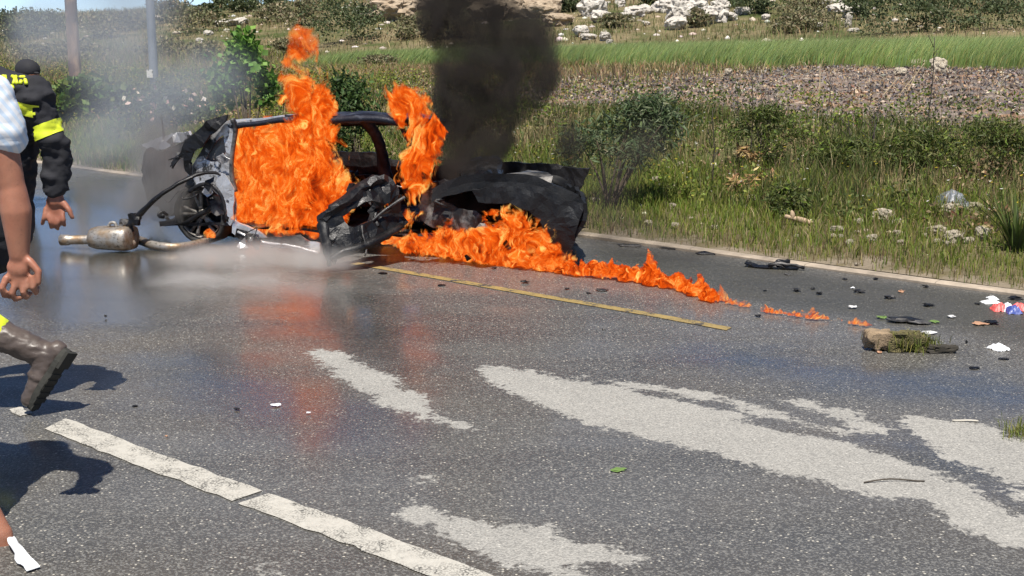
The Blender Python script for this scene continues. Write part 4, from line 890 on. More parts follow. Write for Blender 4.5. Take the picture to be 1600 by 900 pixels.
    # hill scrub: grass tufts, thinning over the rock
    for (c0, c1, n0, hs, ws) in ((34.5, 52, 110000, 1.0, 1.0), (52, 110, 130000, 1.7, 1.9)):
        Q, c, t = scatter(n0, c0, c1, -230, 5)
        k = rng.random(len(Q)) < np.clip(.62 + .55 * fn2(Q, .35, 4) + .3 * fn2(Q, 1.1, 6), .06, 1); Q, c, t = Q[k], c[k], t[k]; n = len(Q)
        h = rng.uniform(.10, .36, n) * hs * (1 + .5 * fn2(Q, .5, 2)); wd = rng.uniform(.016, .034, n) * ws
        f = (rng.random(n) < np.clip(.45 + .5 * fn2(Q, .22, 9), .08, .9))[:, None]
        col = np.where(f, pal(n, DRYC + [(.20, .17, .10)]), pal(n, OLIVE + DARKG + [(.09, .12, .035)]))
        tag(blades('hill_scrub', Q, h, wd, 0, col, col * 1.2, M_STRAW, .7), 'dry grass and low scrub on the hill ' + ('just above the wheat' if c0 < 40 else 'along the skyline'), 'scrub', kind='stuff')
    # flower heads
    V, Fc, C = [], [], []
    for (n0, c0, c1, t0, t1, z0, z1, cols, r0) in ((2200, 10.3, 15, -30, -13, .08, .30, [(.62, .46, .03), (.70, .60, .12)], .014), (650, 10.0, 13.5, -14, 0, .05, .30, [(.75, .74, .68), (.6, .48, .05)], .013), (900, 12, 30, -60, -25, .1, .35, [(.75, .74, .68), (.62, .5, .06)], .018), (420, 34, 60, -120, -8, .1, .4, [(.7, .68, .6), (.6, .45, .08)], .035)):
        Q, c, t = scatter(n0, c0, c1, t0, t1)
        for q in Q:
            p = q + np.array([0, 0, random.uniform(z0, z1)]); r_ = r0 * random.uniform(.6, 1.4); col = random.choice(cols); b0 = len(V); tl = random.uniform(-.6, .6)
            for k in range(5): th = 2 * math.pi * k / 5; V.append(p + np.array([math.cos(th) * r_, math.sin(th) * r_, math.cos(th) * r_ * tl + .004])); C.append(col)
            V.append(p + np.array([0, 0, -.004])); C.append(tuple(x * .8 for x in col))
            for k in range(5): Fc.append((b0 + k, b0 + (k + 1) % 5, b0 + 5))
    tag(from_arrays('wild_flowers', V, Fc, M_PETAL, col=np.array(C)), 'yellow and white wild flower heads dotted through the weeds', 'flowers', kind='stuff')
build_grass()

def shrub(name, base, w_, h, nclump, nleaf, lsize, cols, label, cat, group=None, stems=5, aspect=2.2, stemcol=(.10, .075, .05), low=.15, trunk=None, lean=(0, 0), depth=None, flowers=None):
    base = Vector(base); o = empty(name, base, label, cat, group); r = random.Random(sum(map(ord, label)) % 999 + int(base.x * 31))
    dp = depth or w_ * .8; cl = []
    for k in range(nclump):
        th = r.uniform(0, 2 * math.pi); rr = math.sqrt(r.random()); u = r.random() ** .8; prof = math.sin(math.pi * min(.96, .18 + .8 * u)) ** .6
        cl.append((base.x + math.cos(th) * rr * w_ / 2 * prof + lean[0] * u, base.y + math.sin(th) * rr * dp / 2 * prof + lean[1] * u, base.z + h * (low + (1 - low) * u)))
    sp = (w_ * .085, dp * .085, h * .075)
    V, Fc, C = leaves(cl, sp, nleaf, lsize, cols, aspect)
    V[:, 2] = np.maximum(V[:, 2], base.z + .01)
    from_arrays('crown', V, Fc, M_LEAF, o, col=C)
    if flowers:
        V, Fc, C = leaves(cl, tuple(x * 1.2 for x in sp), flowers[0], flowers[1], flowers[2], 1.2); from_arrays('blossom', V, Fc, M_PETAL, o, col=C)
    if stems:
        m = bpy.data.materials.get('bark') or simple('bark', stemcol, .85, 0, .3, 20, .4, .01)
        for k in range(stems):
            e = Vector(cl[r.randrange(len(cl))]); f = base + Vector((r.uniform(-1, 1), r.uniform(-1, 1), 0)) * w_ * .05 - Vector((0, 0, .03))
            tw = trunk or max(.006, w_ * .012)
            beam('stem', [f, f.lerp(e, .45) + Vector((0, 0, h * .08)), e], [tw, tw * .7, tw * .25], m, o, sides=6, amt=.002, sub=3)
    return o
def Tb(x, y): return T(x, y)
def px_at(p): return p.y / F
def zone(x):
    return 'on the slope behind the two poles' if x < 300 else 'on the hill behind the big-leaved tree' if x < 460 else 'on the hill between the roof flame and the smoke' if x < 720 else 'among the pale boulders on the hill' if x < 1170 else 'on the hill behind the wheat beyond the boulders'
def build_shrubs():
    OLE = [(.055, .085, .035), (.04, .065, .025), (.08, .11, .05), (.11, .13, .07)]
    b = Tb(952, 328); s = px_at(b)
    shrub('oleander_bush', b, 165 * s, 165 * s, 30, 2300, .075, OLE, 'grey-green shrub with bare slanting stems on the bank past the bonnet', 'shrub', stems=12, aspect=4.5, low=.42, trunk=.012, lean=(70 * s, 0))
    FIG = [(.085, .17, .025), (.065, .14, .02), (.12, .21, .04)]
    b = D(384, 190, 16.5); b.z = tz(b.x, b.y); s = px_at(b); h = D(384, 72, 16.5).z - b.z
    shrub('fig_tree', b, 92 * s, h, 20, 1500, .08, FIG, 'young tree with big bright green leaves behind the silver roof', 'tree', stems=6, aspect=1.15, low=.50, trunk=.016)
    b = D(545, 208, 14.6); b.z = tz(b.x, b.y); s = px_at(b)
    shrub('leafy_bush', b, 120 * s, D(545, 128, 14.6).z - b.z, 30, 2400, .075, [(.04, .075, .02), (.06, .10, .028), (.03, .055, .016)], 'dark leafy bush just above the dark part of the roof', 'bush', stems=5, aspect=3, low=.3)
    b = D(130, 205, 20.5); b.z = tz(b.x, b.y); s = px_at(b)
    shrub('vine_bush', b, 135 * s, D(130, 128, 20.5).z - b.z, 34, 2400, .12, [(.07, .12, .025), (.05, .09, .02), (.10, .13, .03)], 'broad-leaved green bush at the foot of the wooden pole', 'bush', stems=4, aspect=1.3, low=.1)
    b = D(262, 205, 19.0); b.z = tz(b.x, b.y); s = px_at(b)
    shrub('oleander_bush', b, 165 * s, D(262, 140, 19.0).z - b.z, 40, 2600, .09, [(.04, .06, .025), (.055, .075, .03)], 'dusky bush with pale pink blossom at the foot of the grey pole', 'bush', stems=4, aspect=3.5, low=.1, flowers=(150, .07, [(.55, .30, .26), (.6, .42, .36)]))
    b = D(560, 300, 14.0); b.z = tz(b.x, b.y); s = px_at(b)
    shrub('thorny_twigs', b, 60 * s, D(560, 205, 14.0).z - b.z, 14, 120, .03, [(.10, .10, .04)], 'bare thin twigs showing through the car window opening', 'twigs', stems=12, low=.3, trunk=.006)
    for k, (x, y, w_, h, lab) in enumerate([(1195, 262, 120, 90, 'loose grey-green broom bush among the tall dry stalks'), (1010, 215, 110, 60, 'low brown-green thicket on the lip of the bank'), (1320, 270, 150, 50, 'dense green weed mound on the bank below the burnt terrace'), (1545, 280, 190, 84, 'dark green thicket above the grey plastic bag'), (1440, 262, 150, 50, 'dark green weed mound beside the tall black stalk'), (1230, 335, 70, 40, 'low leafy clump beside the broken branch')]):
        b = Tb(x, y); s = px_at(b)
        shrub('weed_bush', b, w_ * s, h * s, 40, 3200, .05, DARKG + OLIVE[:3] + GREEN[:1], lab, 'bush', 'weed bushes on the bank', stems=6, aspect=4, low=.02, trunk=.004, depth=.6)
    # sword-leaved plant at the right-hand end of the bank
    b = Tb(1588, 392); V, Fc, C = [], [], []
    o = empty('sword_plant', b, 'clump of arching sword-shaped leaves beside the pale stones', 'plant')
    for k in range(60):
        th = random.uniform(0, 2 * math.pi); L_ = random.uniform(.25, .52); ou = random.uniform(.15, .75); wv = Vector((math.cos(th), math.sin(th), 0)); sd = Vector((-wv.y, wv.x, 0)) * random.uniform(.009, .016)
        b0 = len(V); col = random.choice([(.06, .10, .02), (.09, .13, .03), (.16, .17, .06), (.04, .06, .02)])
        for i in range(6):
            u = i / 5; p = b + wv * (.05 + L_ * ou * u * (.5 + .5 * u)) + Vector((0, 0, L_ * (u - .35 * ou * u * u)))
            ww = 1 - u ** 2
            V += [p - sd * ww, p + sd * ww + Vector((0, 0, .004))]; C += [col, col]
        for i in range(5): Fc += [(b0 + 2 * i, b0 + 2 * i + 1, b0 + 2 * i + 3, b0 + 2 * i + 2)]
    from_arrays('leaves', [tuple(v) for v in V], Fc, M_LEAF, o, col=np.array(C)); o.children[0].name = 'foliage'
    # hill bushes
    HB = [(1390,55,110,70,0),(1345,30,70,44,0),(1440,50,90,44,0),(1500,48,110,52,0),(1560,46,110,40,0),(1280,48,90,36,1),(1230,52,70,26,1),(1180,22,70,30,0),(1150,12,50,24,0),(1015,12,36,22,0),(1090,42,40,26,1),(960,44,60,20,1),(880,20,50,24,0),(700,60,90,50,1),(520,72,120,70,0),(560,62,90,50,0),(480,40,80,36,1),(430,34,70,26,1),(350,16,44,26,0),(380,20,50,24,0),(420,16,60,22,0),(30,62,90,44,0),(70,52,70,34,0),(0,70,70,50,0),(160,60,90,36,1),(205,48,60,26,1),(270,36,70,34,1),(300,52,90,36,1),(320,30,60,22,0),(640,60,70,32,1),(1600,18,90,40,0),(1520,12,110,36,0),(1450,14,80,30,0),(1255,20,90,26,1),(255,95,90,36,1),(40,110,100,40,1),(330,100,80,34,1),(450,90,60,26,1),(120,100,90,36,1),(590,110,70,22,1)]
    for k, (x, y, w_, h, kd) in enumerate(HB):
        b = Tb(x, y); s = px_at(b)
        cols = [(.045, .062, .026), (.065, .082, .036), (.085, .10, .045)] if kd == 0 else [(.11, .115, .055), (.15, .14, .075), (.19, .16, .095)]
        shrub('hill_shrub', b, w_ * s, h * s, 34, 1100, max(.05, 5.0 * s), cols, ('round dark evergreen shrub ' if kd == 0 else 'straggly olive-brown shrub ') + zone(x), 'shrub', ('dark shrubs ' if kd == 0 else 'olive-brown shrubs ') + zone(x), stems=0, aspect=1.8, low=.02)
    # tall dry stalks
    m = simple('dry_stalk', (.045, .036, .028), .85, 0, .3, 30, .3, .004); ms = simple('straw_stalk', (.34, .27, .17), .85, 0, .25, 30, .3, .004)
    for k, (x0, y0, x1, y1, mm) in enumerate([(1448,200,1460,58,m),(1352,250,1374,165,m),(1360,250,1366,170,m),(1326,260,1325,188,m),(1170,270,1175,118,m),(1184,268,1190,140,m),(1196,260,1203,150,m),(1112,300,1113,170,m),(1062,235,1064,180,m),(1150,265,1152,150,m),(1400,150,1445,98,ms),(1408,155,1430,118,ms),(1376,150,1402,122,ms),(1275,170,1281,100,ms),(1292,172,1296,128,ms),(1240,160,1200,120,ms),(1560,148,1566,105,ms),(1378,232,1379,190,ms),(1498,250,1490,195,ms),(1290,52,1291,30,ms)]):
        a = Tb(x0, y0); e = D(x1, y1, a.y + random.uniform(-.3, .3)); e.z = max(e.z, a.z + .05)
        o = empty('dry_stalk', a, 'tall thin blackened weed stalk standing on the bank' if mm is m else 'pale bent straw stalk on the burnt terrace', 'stalk', 'blackened stalks' if mm is m else 'straw stalks')
        w_ = .9 * px_at(a); beam('stem', [a - Vector((0, 0, .03)), a.lerp(e, .5) + Vector((.02, 0, 0)), e], [w_ * 1.2, w_, w_ * .6], mm, o, sides=5, amt=.004, sub=3)
        if mm is m:
            for q in range(7):
                f = a.lerp(e, .35 + .09 * q); ee = f + Vector((random.uniform(-1, 1) * .08, random.uniform(-.05, .05), random.uniform(.05, .12)))
                beam('twig', [f, f.lerp(ee, .5), ee], [w_ * .6, w_ * .5, w_ * .7], mm, o, sides=4, amt=.002, sub=1)
    # dead leaf clumps
    for k, (x, y, w_, h, lab) in enumerate([(1172,272,30,40,'withered yellow leaf fan hanging among the stalks'), (1168,308,50,36,'heap of dead brown leaves under the stalks')]):
        b = Tb(x, y); s = px_at(b); cl = [(b.x + random.uniform(-.5, .5) * w_ * s, b.y, b.z + random.uniform(.1, 1) * h * s) for _ in range(7)]
        V, Fc, C = leaves(cl, (w_ * s * .14,) * 3, 160, .09, [(.30, .20, .09), (.38, .28, .13), (.22, .13, .06)], 4.5, .8); tag(from_arrays('dead_leaves', V, Fc, M_STRAW, col=C), lab, 'leaves')
build_shrubs()
# ------------------------------------------------------------------ rocks, poles, litter
def rock_mat(name, c0, c1, lich):
    t = NT(name); p = t.obj(); n1 = t.noise(2.2, 6, .65, p, .3); n2 = t.noise(9, 6, .7, p); n3 = t.noise(40, 4, .7, p)
    v = t.n('ShaderNodeTexVoronoi', feature='DISTANCE_TO_EDGE'); t.put(v.inputs['Vector'], p); v.inputs['Scale'].default_value = 3
    c = t.mix(t.rng(t.math('MULTIPLY_ADD', n2, .5, n1), .5, .95), c0, c1); c = t.mix(t.rng(n2, .60, .72), c, lich); c = t.mix(t.rng(n3, .62, .75), c, (.10, .085, .065))
    return t.done(t.pbsdf(c, .92, 0, t.math('ADD', n2, t.math('MULTIPLY', n1, 1.5)), .8, .05, .2))
M_LIME = rock_mat('pale_limestone', (.36, .33, .29), (.60, .56, .50), (.30, .26, .20)); M_LIMEB = rock_mat('brown_limestone', (.24, .18, .12), (.42, .34, .25), (.20, .15, .10)); M_LIMEY = rock_mat('cream_limestone', (.42, .36, .27), (.62, .55, .44), (.36, .30, .20))
_rock = []
def rock_mesh(k):
    bm = bmesh.new(); bmesh.ops.create_icosphere(bm, subdivisions=4, radius=1)
    for v in bm.verts:
        q = v.co * 1.1 + Vector((k * 5.1, k * 2.3, k)); r_ = 1 + .34 * mnoise.noise(q) + .20 * mnoise.noise(q * 2.3) + .10 * mnoise.noise(q * 5.1) - .12 * abs(mnoise.noise(q * 3.4))
        v.co *= r_
        if v.co.z > .55: v.co.z = .55 + (v.co.z - .55) * .35
        cl = mnoise.voronoi(q * 1.4)[0]; v.co *= 1 - .14 * max(0, .25 - (cl[1] - cl[0])) * 4
    me = bpy.data.meshes.new('rock'); bm.to_mesh(me); bm.free(); return me
for k in range(9): _rock.append(rock_mesh(k))
def rock(p, w_, h, mat, label, group, cat='rock', k=None):
    k = random.randrange(9) if k is None else k
    key = 'rock_%s_%d' % (mat.name, k); me = bpy.data.meshes.get(key)
    if me is None: me = _rock[k].copy(); me.name = key; me.materials.clear(); me.materials.append(mat)
    o = new_obj('rock', me); o.location = Vector(p) + Vector((0, 0, h * .40)); o.scale = (w_ / 2 * .95, w_ / 2 * random.uniform(.7, 1), h * .75); o.rotation_euler = (random.uniform(-.2, .2), random.uniform(-.2, .2), random.uniform(0, 6.3))
    return tag(o, label, cat, group)
def rz(x): return 'on the hill behind the poles and tree' if x < 520 else 'on the hill to the pole side of the smoke' if x < 700 else 'on the hill just behind the smoke column' if x < 880 else 'in the rocky patch above the wheat' if x < 1175 else 'among the dark shrubs above the wheat'
def build_rocks():
    H = [(610,30,95,34,1),(640,16,64,28,1),(575,26,44,20,0),(760,30,76,36,1),(800,24,84,42,1),(845,28,64,36,1),(872,40,52,22,1),(925,26,46,34,0),(938,34,34,20,0),(968,10,22,14,0),(992,28,38,20,0),(974,28,16,10,0),(985,34,14,9,0),(1006,22,26,16,0),(1040,20,44,28,0),(1062,32,48,36,0),(1086,20,54,32,0),(1056,46,38,24,0),(1112,36,54,30,0),(1126,18,34,22,0),(1142,32,28,14,0),(908,55,28,18,0),(918,61,28,10,0),(946,63,24,14,0),(952,69,14,8,0),(1300,10,50,12,0),(1316,20,56,16,0),(1330,25,34,12,0),(1325,44,14,26,0),(1334,50,20,7,0),(1217,44,20,9,0),(360,40,46,10,0),(378,38,26,12,0),(325,55,16,9,0),(312,66,14,8,0),(700,20,40,16,1),(1160,24,36,14,0),(1090,6,40,18,0),(890,12,30,14,1),(740,10,50,20,1),(1280,42,14,8,0),(1196,30,16,8,0),(1010,40,14,8,0),(470,8,20,8,0),(500,4,24,10,0)]
    for (x, y, w_, h, kd) in H:
        b = Tb(x, y); s = px_at(b); rock(b, w_ * s, h * s * .9, M_LIMEB if kd else M_LIME, ('large ' if w_ >= 40 else 'small ') + ('brown weathered outcrop ' if kd else 'pale limestone boulder ') + rz(x), ('large ' if w_ >= 40 else 'small ') + ('brown rocks ' if kd else 'pale rocks ') + rz(x))
    for (x, y, w_, h, lab) in [(1466,111,30,22,'rounded cream boulder at the wheat edge with a charred underside'), (1432,104,34,12,'flat cream stone between the wheat and the round boulder'), (1406,118,22,13,'small cream stone on the burnt soil below the flat stone'), (1138,118,16,11,'lone pale stone at the wheat edge above the reddish soil')]:
        b = Tb(x, y); s = px_at(b); rock(b, w_ * s, h * s, M_LIMEY, lab, None, 'stone')
    Vg = [(1381,347,38,22),(1341,351,20,10),(1402,353,20,12),(1403,368,16,9),(1306,362,24,10),(1302,371,14,6),(1314,372,9,6),(1328,386,15,12),(1363,380,18,15),(1462,367,34,16),(1484,338,38,22),(1524,338,28,22),(1533,376,26,24),(1490,378,34,20),(1513,381,20,11),(1406,382,12,7),(1465,381,14,9),(1548,366,14,10),(1570,372,12,9),(1445,372,12,8),(1340,366,10,6),(1478,384,16,8),(1505,366,12,8),(1025,292,16,16),(1063,265,14,13),(1050,326,14,10),(1014,353,14,9),(1055,358,14,11),(1116,359,16,7),(1175,318,24,14),(1216,322,14,18),(945,250,26,15),(932,318,22,10),(1040,296,9,7),(1240,312,8,7),(1290,300,10,7),(1365,310,18,9),(1244,372,9,6),(1080,345,9,6),(1180,366,9,5),(1420,420,7,4),(1338,416,8,5)]
    for (x, y, w_, h) in Vg:
        b = Tb(x, y); s = px_at(b); near_bag = x > 1440
        rock(b, w_ * s, h * s, M_LIMEY, 'cream stone half sunk in the grass near the grey plastic bag' if near_bag else ('cream stone half sunk in the grass below the tall stalks' if x > 1150 else 'cream stone half sunk in the bank beside the slanting shrub'), 'stones near the bag' if near_bag else ('stones on the verge' if x > 1150 else 'stones by the shrub'), 'stone')
    # loose clods and pebbles over the burnt soil and verge, too many to count
    Q1, c, t = scatter(2600, 13.4, 22.4, -36, 1); Q2, c, t = scatter(420, 9.2, 12.2, -16, .5); Q3, c, t = scatter(1500, 35, 64, -110, 4)
    V, Fc, C = [], [], []
    bm = bmesh.new(); bmesh.ops.create_icosphere(bm, subdivisions=1, radius=1); bv = np.array([v.co[:] for v in bm.verts]); bf = np.array([[v.index for v in f.verts] for f in bm.faces]); bm.free()
    for Q, r0, r1, cols in ((Q1, .015, .06, [(.42, .36, .29), (.30, .21, .14), (.16, .14, .13)]), (Q2, .012, .045, [(.48, .42, .33), (.36, .29, .2)]), (Q3, .04, .22, [(.48, .45, .40), (.38, .33, .27)])):
        n = len(Q); r_ = r0 + (r1 - r0) * rng.random(n) ** 2.5
        vv = (bv[None] * (1 + rng.uniform(-.18, .18, (n, len(bv), 1)))) * (r_[:, None, None] * rng.uniform(.6, 1.2, (n, 1, 3)) * np.array([1, 1, .55])) + Q[:, None]
        base = sum(len(v) for v in V); V.append(vv.reshape(-1, 3)); Fc.append((bf[None] + (np.arange(n) * len(bv))[:, None, None]).reshape(-1, 3) + base); C.append(np.repeat(pal(n, cols), len(bv), 0))
    tag(from_arrays('pebbles', np.concatenate(V), np.concatenate(Fc), M_STRAW, col=np.concatenate(C)), 'loose stones and clods strewn over the burnt soil and bank', 'pebbles', kind='stuff')
build_rocks()
def build_poles():
    t = NT('pole_wood'); p = t.obj(); mp = t.n('ShaderNodeMapping'); t.put(mp.inputs[0], p); mp.inputs['Scale'].default_value = (1, 1, .12)
    n = t.noise(14, 5, .65, mp.outputs[0]); n2 = t.noise(1.6, 3, .6, p); c = t.mix(t.rng(n, .35, .65), (.20, .125, .085), (.42, .29, .21)); c = t.mix(t.rng(n2, .52, .6), c, (.12, .085, .08))
    mw = t.done(t.pbsdf(c, .9, 0, n, .6, .02)); mg = simple('galvanised_steel', (.30, .33, .36), .5, .5, .2, 3, .1, .01); mp_ = simple('pale_plate', (.7, .68, .62), .6, 0, .15, 8)
    for (x, y, Y, r_, H_, m, name, lab) in ((119, 142, 24, .105, 8.5, mw, 'utility_pole', 'brown wooden utility pole behind the broad-leaved bush'), (242, 150, 23, .072, 9, mg, 'lamp_post', 'slim grey steel post with a small white plate')):
        b = D(x, y, Y); b.z = tz(b.x, b.y); o = empty(name, b, lab, 'pole')
        beam('shaft', [b - Vector((0, 0, .2)), b + Vector((-.01, 0, H_ * .5)), b + Vector((-.02, 0, H_))], [r_, r_ * .93, r_ * .8], m, o, sides=20, amt=.004 if m is mw else 0, sub=6)
        if m is mg:
            bm = bmesh.new(); bmesh.ops.create_cube(bm, size=1); bmesh.ops.scale(bm, verts=bm.verts, vec=(.10, .012, .13)); q = D(234, 115, Y - r_ - .02); bmesh.ops.translate(bm, verts=bm.verts, vec=q); bmesh.ops.bevel(bm, geom=bm.edges[:], offset=.003, segments=1); from_bm('plate', bm, mp_, o, False)
            bm = bmesh.new(); bmesh.ops.create_cone(bm, segments=20, radius1=.16, radius2=.13, depth=.05, cap_ends=True); bmesh.ops.translate(bm, verts=bm.verts, vec=b + Vector((0, 0, .0))); from_bm('base_flange', bm, mg, o, False)
            beam('lamp_arm', [b + Vector((-.02, 0, H_ - .05)), b + Vector((.3, -.4, H_ + .35)), b + Vector((.9, -1.2, H_ + .45))], [.05, .045, .04], mg, o, sides=10, amt=0)
        else:
            beam('cross_arm', [b + Vector((-.9, 0, H_ - .4)), b + Vector((.0, -.12, H_ - .4)), b + Vector((.9, 0, H_ - .4))], .055, mw, o, sides=4, amt=0)
build_poles()
def wz(x, y): return ' near the white lane line' if y > 600 else ' beside the yellow line' if x < 960 else ' along the kerb' if y < 440 else ' around the mossy clod' if x > 1360 and y > 490 else ' between the flames and the kerb'
def build_litter():
    mbag = simple('grey_plastic_sheet', (.14, .155, .175), .35, 0, .35, 9, .6, .02)
    def sheet(name, c, sx, sy, h, mat, label, cat, seed, rot=0.0, group=None, n=16, thick=.002):
        """crumpled sheet of plastic or paper"""
        bm = bmesh.new(); bmesh.ops.create_grid(bm, x_segments=n, y_segments=n, size=1)
        for v in bm.verts:
            r_ = 1 + .22 * mnoise.noise(Vector((math.atan2(v.co.y, v.co.x) * 1.3, seed, 0)))
            q = Vector((v.co.x * 1.6, v.co.y * 1.6, seed)); e = max(abs(v.co.x), abs(v.co.y))
            hh = (1 - e ** 2) * .85 + .35 * abs(mnoise.noise(q * 1.3)) + .10 * mnoise.noise(q * 2.6)
            v.co = Vector((v.co.x * sx * r_, v.co.y * sy * r_, max(.02, hh) * h))
        bmesh.ops.rotate(bm, verts=bm.verts, matrix=Matrix.Rotation(rot, 3, 'Z')); bmesh.ops.translate(bm, verts=bm.verts, vec=Vector(c)); bmesh.ops.solidify(bm, geom=bm.faces[:], thickness=thick)
        return tag(from_bm(name, bm, mat, None, False), label, cat, group)
    b = Tb(1487, 325); s = px_at(b); sheet('plastic_bag', b, 23 * s, .14, 30 * s, mbag, 'crumpled grey plastic bag caught on the bank above cream stones', 'bag', 3.3)
    mwht = simple('white_plastic', (.72, .74, .76), .4, 0, .12, 10, .2, .004); mred = simple('red_print', (.62, .10, .09), .45, 0, .2, 10, .2, .004); mblu = simple('blue_print', (.05, .08, .30), .45, 0, .2, 10, .2, .004)
    b = G(1560, 546); sheet('plastic_scrap', b, .040, .05, .035, mwht, 'pale folded plastic scrap alone on the damp asphalt', 'litter', 5.1, .4, thick=.003)
    for k, (x, y, w_) in enumerate([(1548, 473, .055), (1551, 467, .026)]): sheet('plastic_scrap', G(x, y), w_, .04, .02, mwht, ['longer white plastic piece beside the red wrapper', 'small white plastic cap lying behind the longer white piece'][k], 'litter', 7.7 + k, .1, thick=.003)
    w_ = empty('wrapper', G(1575, 490), 'torn red, white and blue wrapper lying near the kerb', 'wrapper')
    for nm, (x, y), sx, m_ in (('red_flap', (1562, 485), .05, mred), ('white_flap', (1574, 485), .035, mwht), ('blue_flap', (1583, 489), .045, mblu), ('red_flap', (1594, 485), .06, mred)):
        o = sheet(nm, G(x, y), sx, .05, .05, m_, 'x', None, x * .13); del o['label']; o.parent = w_; o.matrix_parent_inverse = Matrix.Translation(w_.location).inverted()
    # mossy clod with a stone toe
    b = G(1395, 546); o = empty('mossy_clod', b, 'brown stone and mossy earth clod lying', 'clod')
    blob('stone', b + Vector((-.085, 0, .055)), (.085, .07, .065), simple('tan_stone', (.22, .16, .10), .9, 0, .45, 22, .8, .02), o, .5, 4, 4, 2.0, smooth=True)
    blob('earth', b + Vector((.06, -.01, .05)), (.13, .08, .06), simple('mossy_earth', (.10, .085, .035), .95, 0, .6, 22, .9, .03), o, 1.0, 7, 3, 6.0)
    blob('root_end', b + Vector((.24, -.07, .02)), (.10, .035, .025), simple('dark_root', (.035, .03, .022), .9, 0, .4, 18, .6, .01), o, .8, 6, 3, 8.0)
    blob('pale_chip', b + Vector((.06, .13, .03)), (.12, .035, .03), simple('pale_bark', (.40, .31, .20), .85, 0, .3, 14, .4, .01), o, .7, 5, 3, 9.0)
    Q = np.array([[b.x + random.gauss(.08, .07), b.y + random.gauss(-.02, .04), random.uniform(.01, .07)] for _ in range(700)]); n = len(Q); cg = pal(n, [(.12, .14, .02), (.18, .17, .04), (.08, .10, .02)]); bl = blades('moss', Q, rng.uniform(.02, .06, n), np.full(n, .004), 0, cg, cg * 1.2, M_GRASS, 1.2, parent=o); bl['kind'] = 'stuff'
    # black bumper fragment by the kerb
    b = G(1205, 420); fr = empty('bumper_fragment', b, 'buckled black bumper fragment lying by the kerb', 'car part')
    s = px_at(b)
    bm = bmesh.new(); bmesh.ops.create_grid(bm, x_segments=26, y_segments=6, size=1)
    for v in bm.verts:
        x, y = v.co.x, v.co.y; v.co = Vector((x * 42 * s, y * .05 + .03 * x * x, .012 + .05 * math.exp(-((x - .25) / .22) ** 2) * (1 - y * y * .5) + .02 * abs(mnoise.noise(Vector((x * 4, y * 2, 3)))) + .05 * max(0, -x - .55)))
    bmesh.ops.rotate(bm, verts=bm.verts, matrix=Matrix.Rotation(-.35, 3, 'Z')); bmesh.ops.translate(bm, verts=bm.verts, vec=b); bmesh.ops.solidify(bm, geom=bm.faces[:], thickness=.008); from_bm('skin', bm, M_PLASTIC, fr, False)
    blob('clip', b + Vector((.08, 0, .04)), (.06, .035, .035), M_PLASTIC, fr, .8, 6, 2, 3); beam('bracket', [b + Vector((-.02, -.03, .03)), b + Vector((.1, -.06, .05)), b + Vector((.22, -.08, .02))], .012, M_SOOTG, fr, amt=.01)
    # broken branch on the bank
    b = Tb(1245, 352); s = px_at(b); mb = simple('bleached_branch', (.34, .25, .16), .85, 0, .3, 14, .5, .01); br = empty('broken_branch', b, 'pale broken branch lying in the grass of the bank', 'branch')
    beam('limb', [b + Vector((-20 * s, 0, .07)), b + Vector((0, 0, .05)), b + Vector((22 * s, -.05, .02))], [.014, .026, .02], mb, br, amt=.008); beam('fork', [b + Vector((-8 * s, 0, .05)), b + Vector((-7 * s, 0, .09)), b + Vector((-9 * s, .01, .12))], [.02, .022, .008], mb, br, amt=.005)
    # white debris on the near side of the branch line and a grass tuft at the right edge
    b = G(1592, 680); cl = [(b.x + random.gauss(.05, .05), b.y + random.gauss(0, .04), .02) for _ in range(5)]
    Q = np.array([[b.x + random.gauss(.03, .05), b.y + random.gauss(0, .06), .0] for _ in range(320)]); n = len(Q); cg = pal(n, [(.13, .16, .03), (.2, .19, .06), (.09, .12, .02)])
    tag(blades('grass_tuft', Q, rng.uniform(.02, .07, n), np.full(n, .004), 0, cg, cg * 1.2, M_GRASS, 1.0), 'torn tuft of green grass dropped on the dry asphalt', 'grass', kind='stuff')
    mpale = simple('bleached_stick', (.45, .42, .36), .8)
    tw = empty('white_twig', G(1508, 661), 'thin white stick lying beside the grass tuft on the road', 'stick'); beam('stick', [G(1488, 660) + Vector((0, 0, .008)), G(1506, 661) + Vector((0, 0, .012)), G(1528, 661) + Vector((0, 0, .008))], .0045, mpale, tw, amt=.002)
    mtw = simple('dark_twig', (.05, .04, .03), .8); tw = empty('dark_twig', G(1395, 756), 'curved dark twig lying on the pale dry patch', 'twig'); beam('twig_stem', [G(1350, 756) + Vector((0, 0, .006)), G(1390, 753) + Vector((0, 0, .012)), G(1445, 754) + Vector((0, 0, .006))], .003, mtw, tw, amt=.002)
    # scattered wreckage
    md = [M_PLASTIC, M_SOOT, M_SOOTG]; mo = simple('clay_chip', (.36, .20, .12), .8); ml = simple('leaf_scrap', (.10, .17, .04), .7); mpk = simple('pale_chip_plastic', (.5, .5, .5), .5)
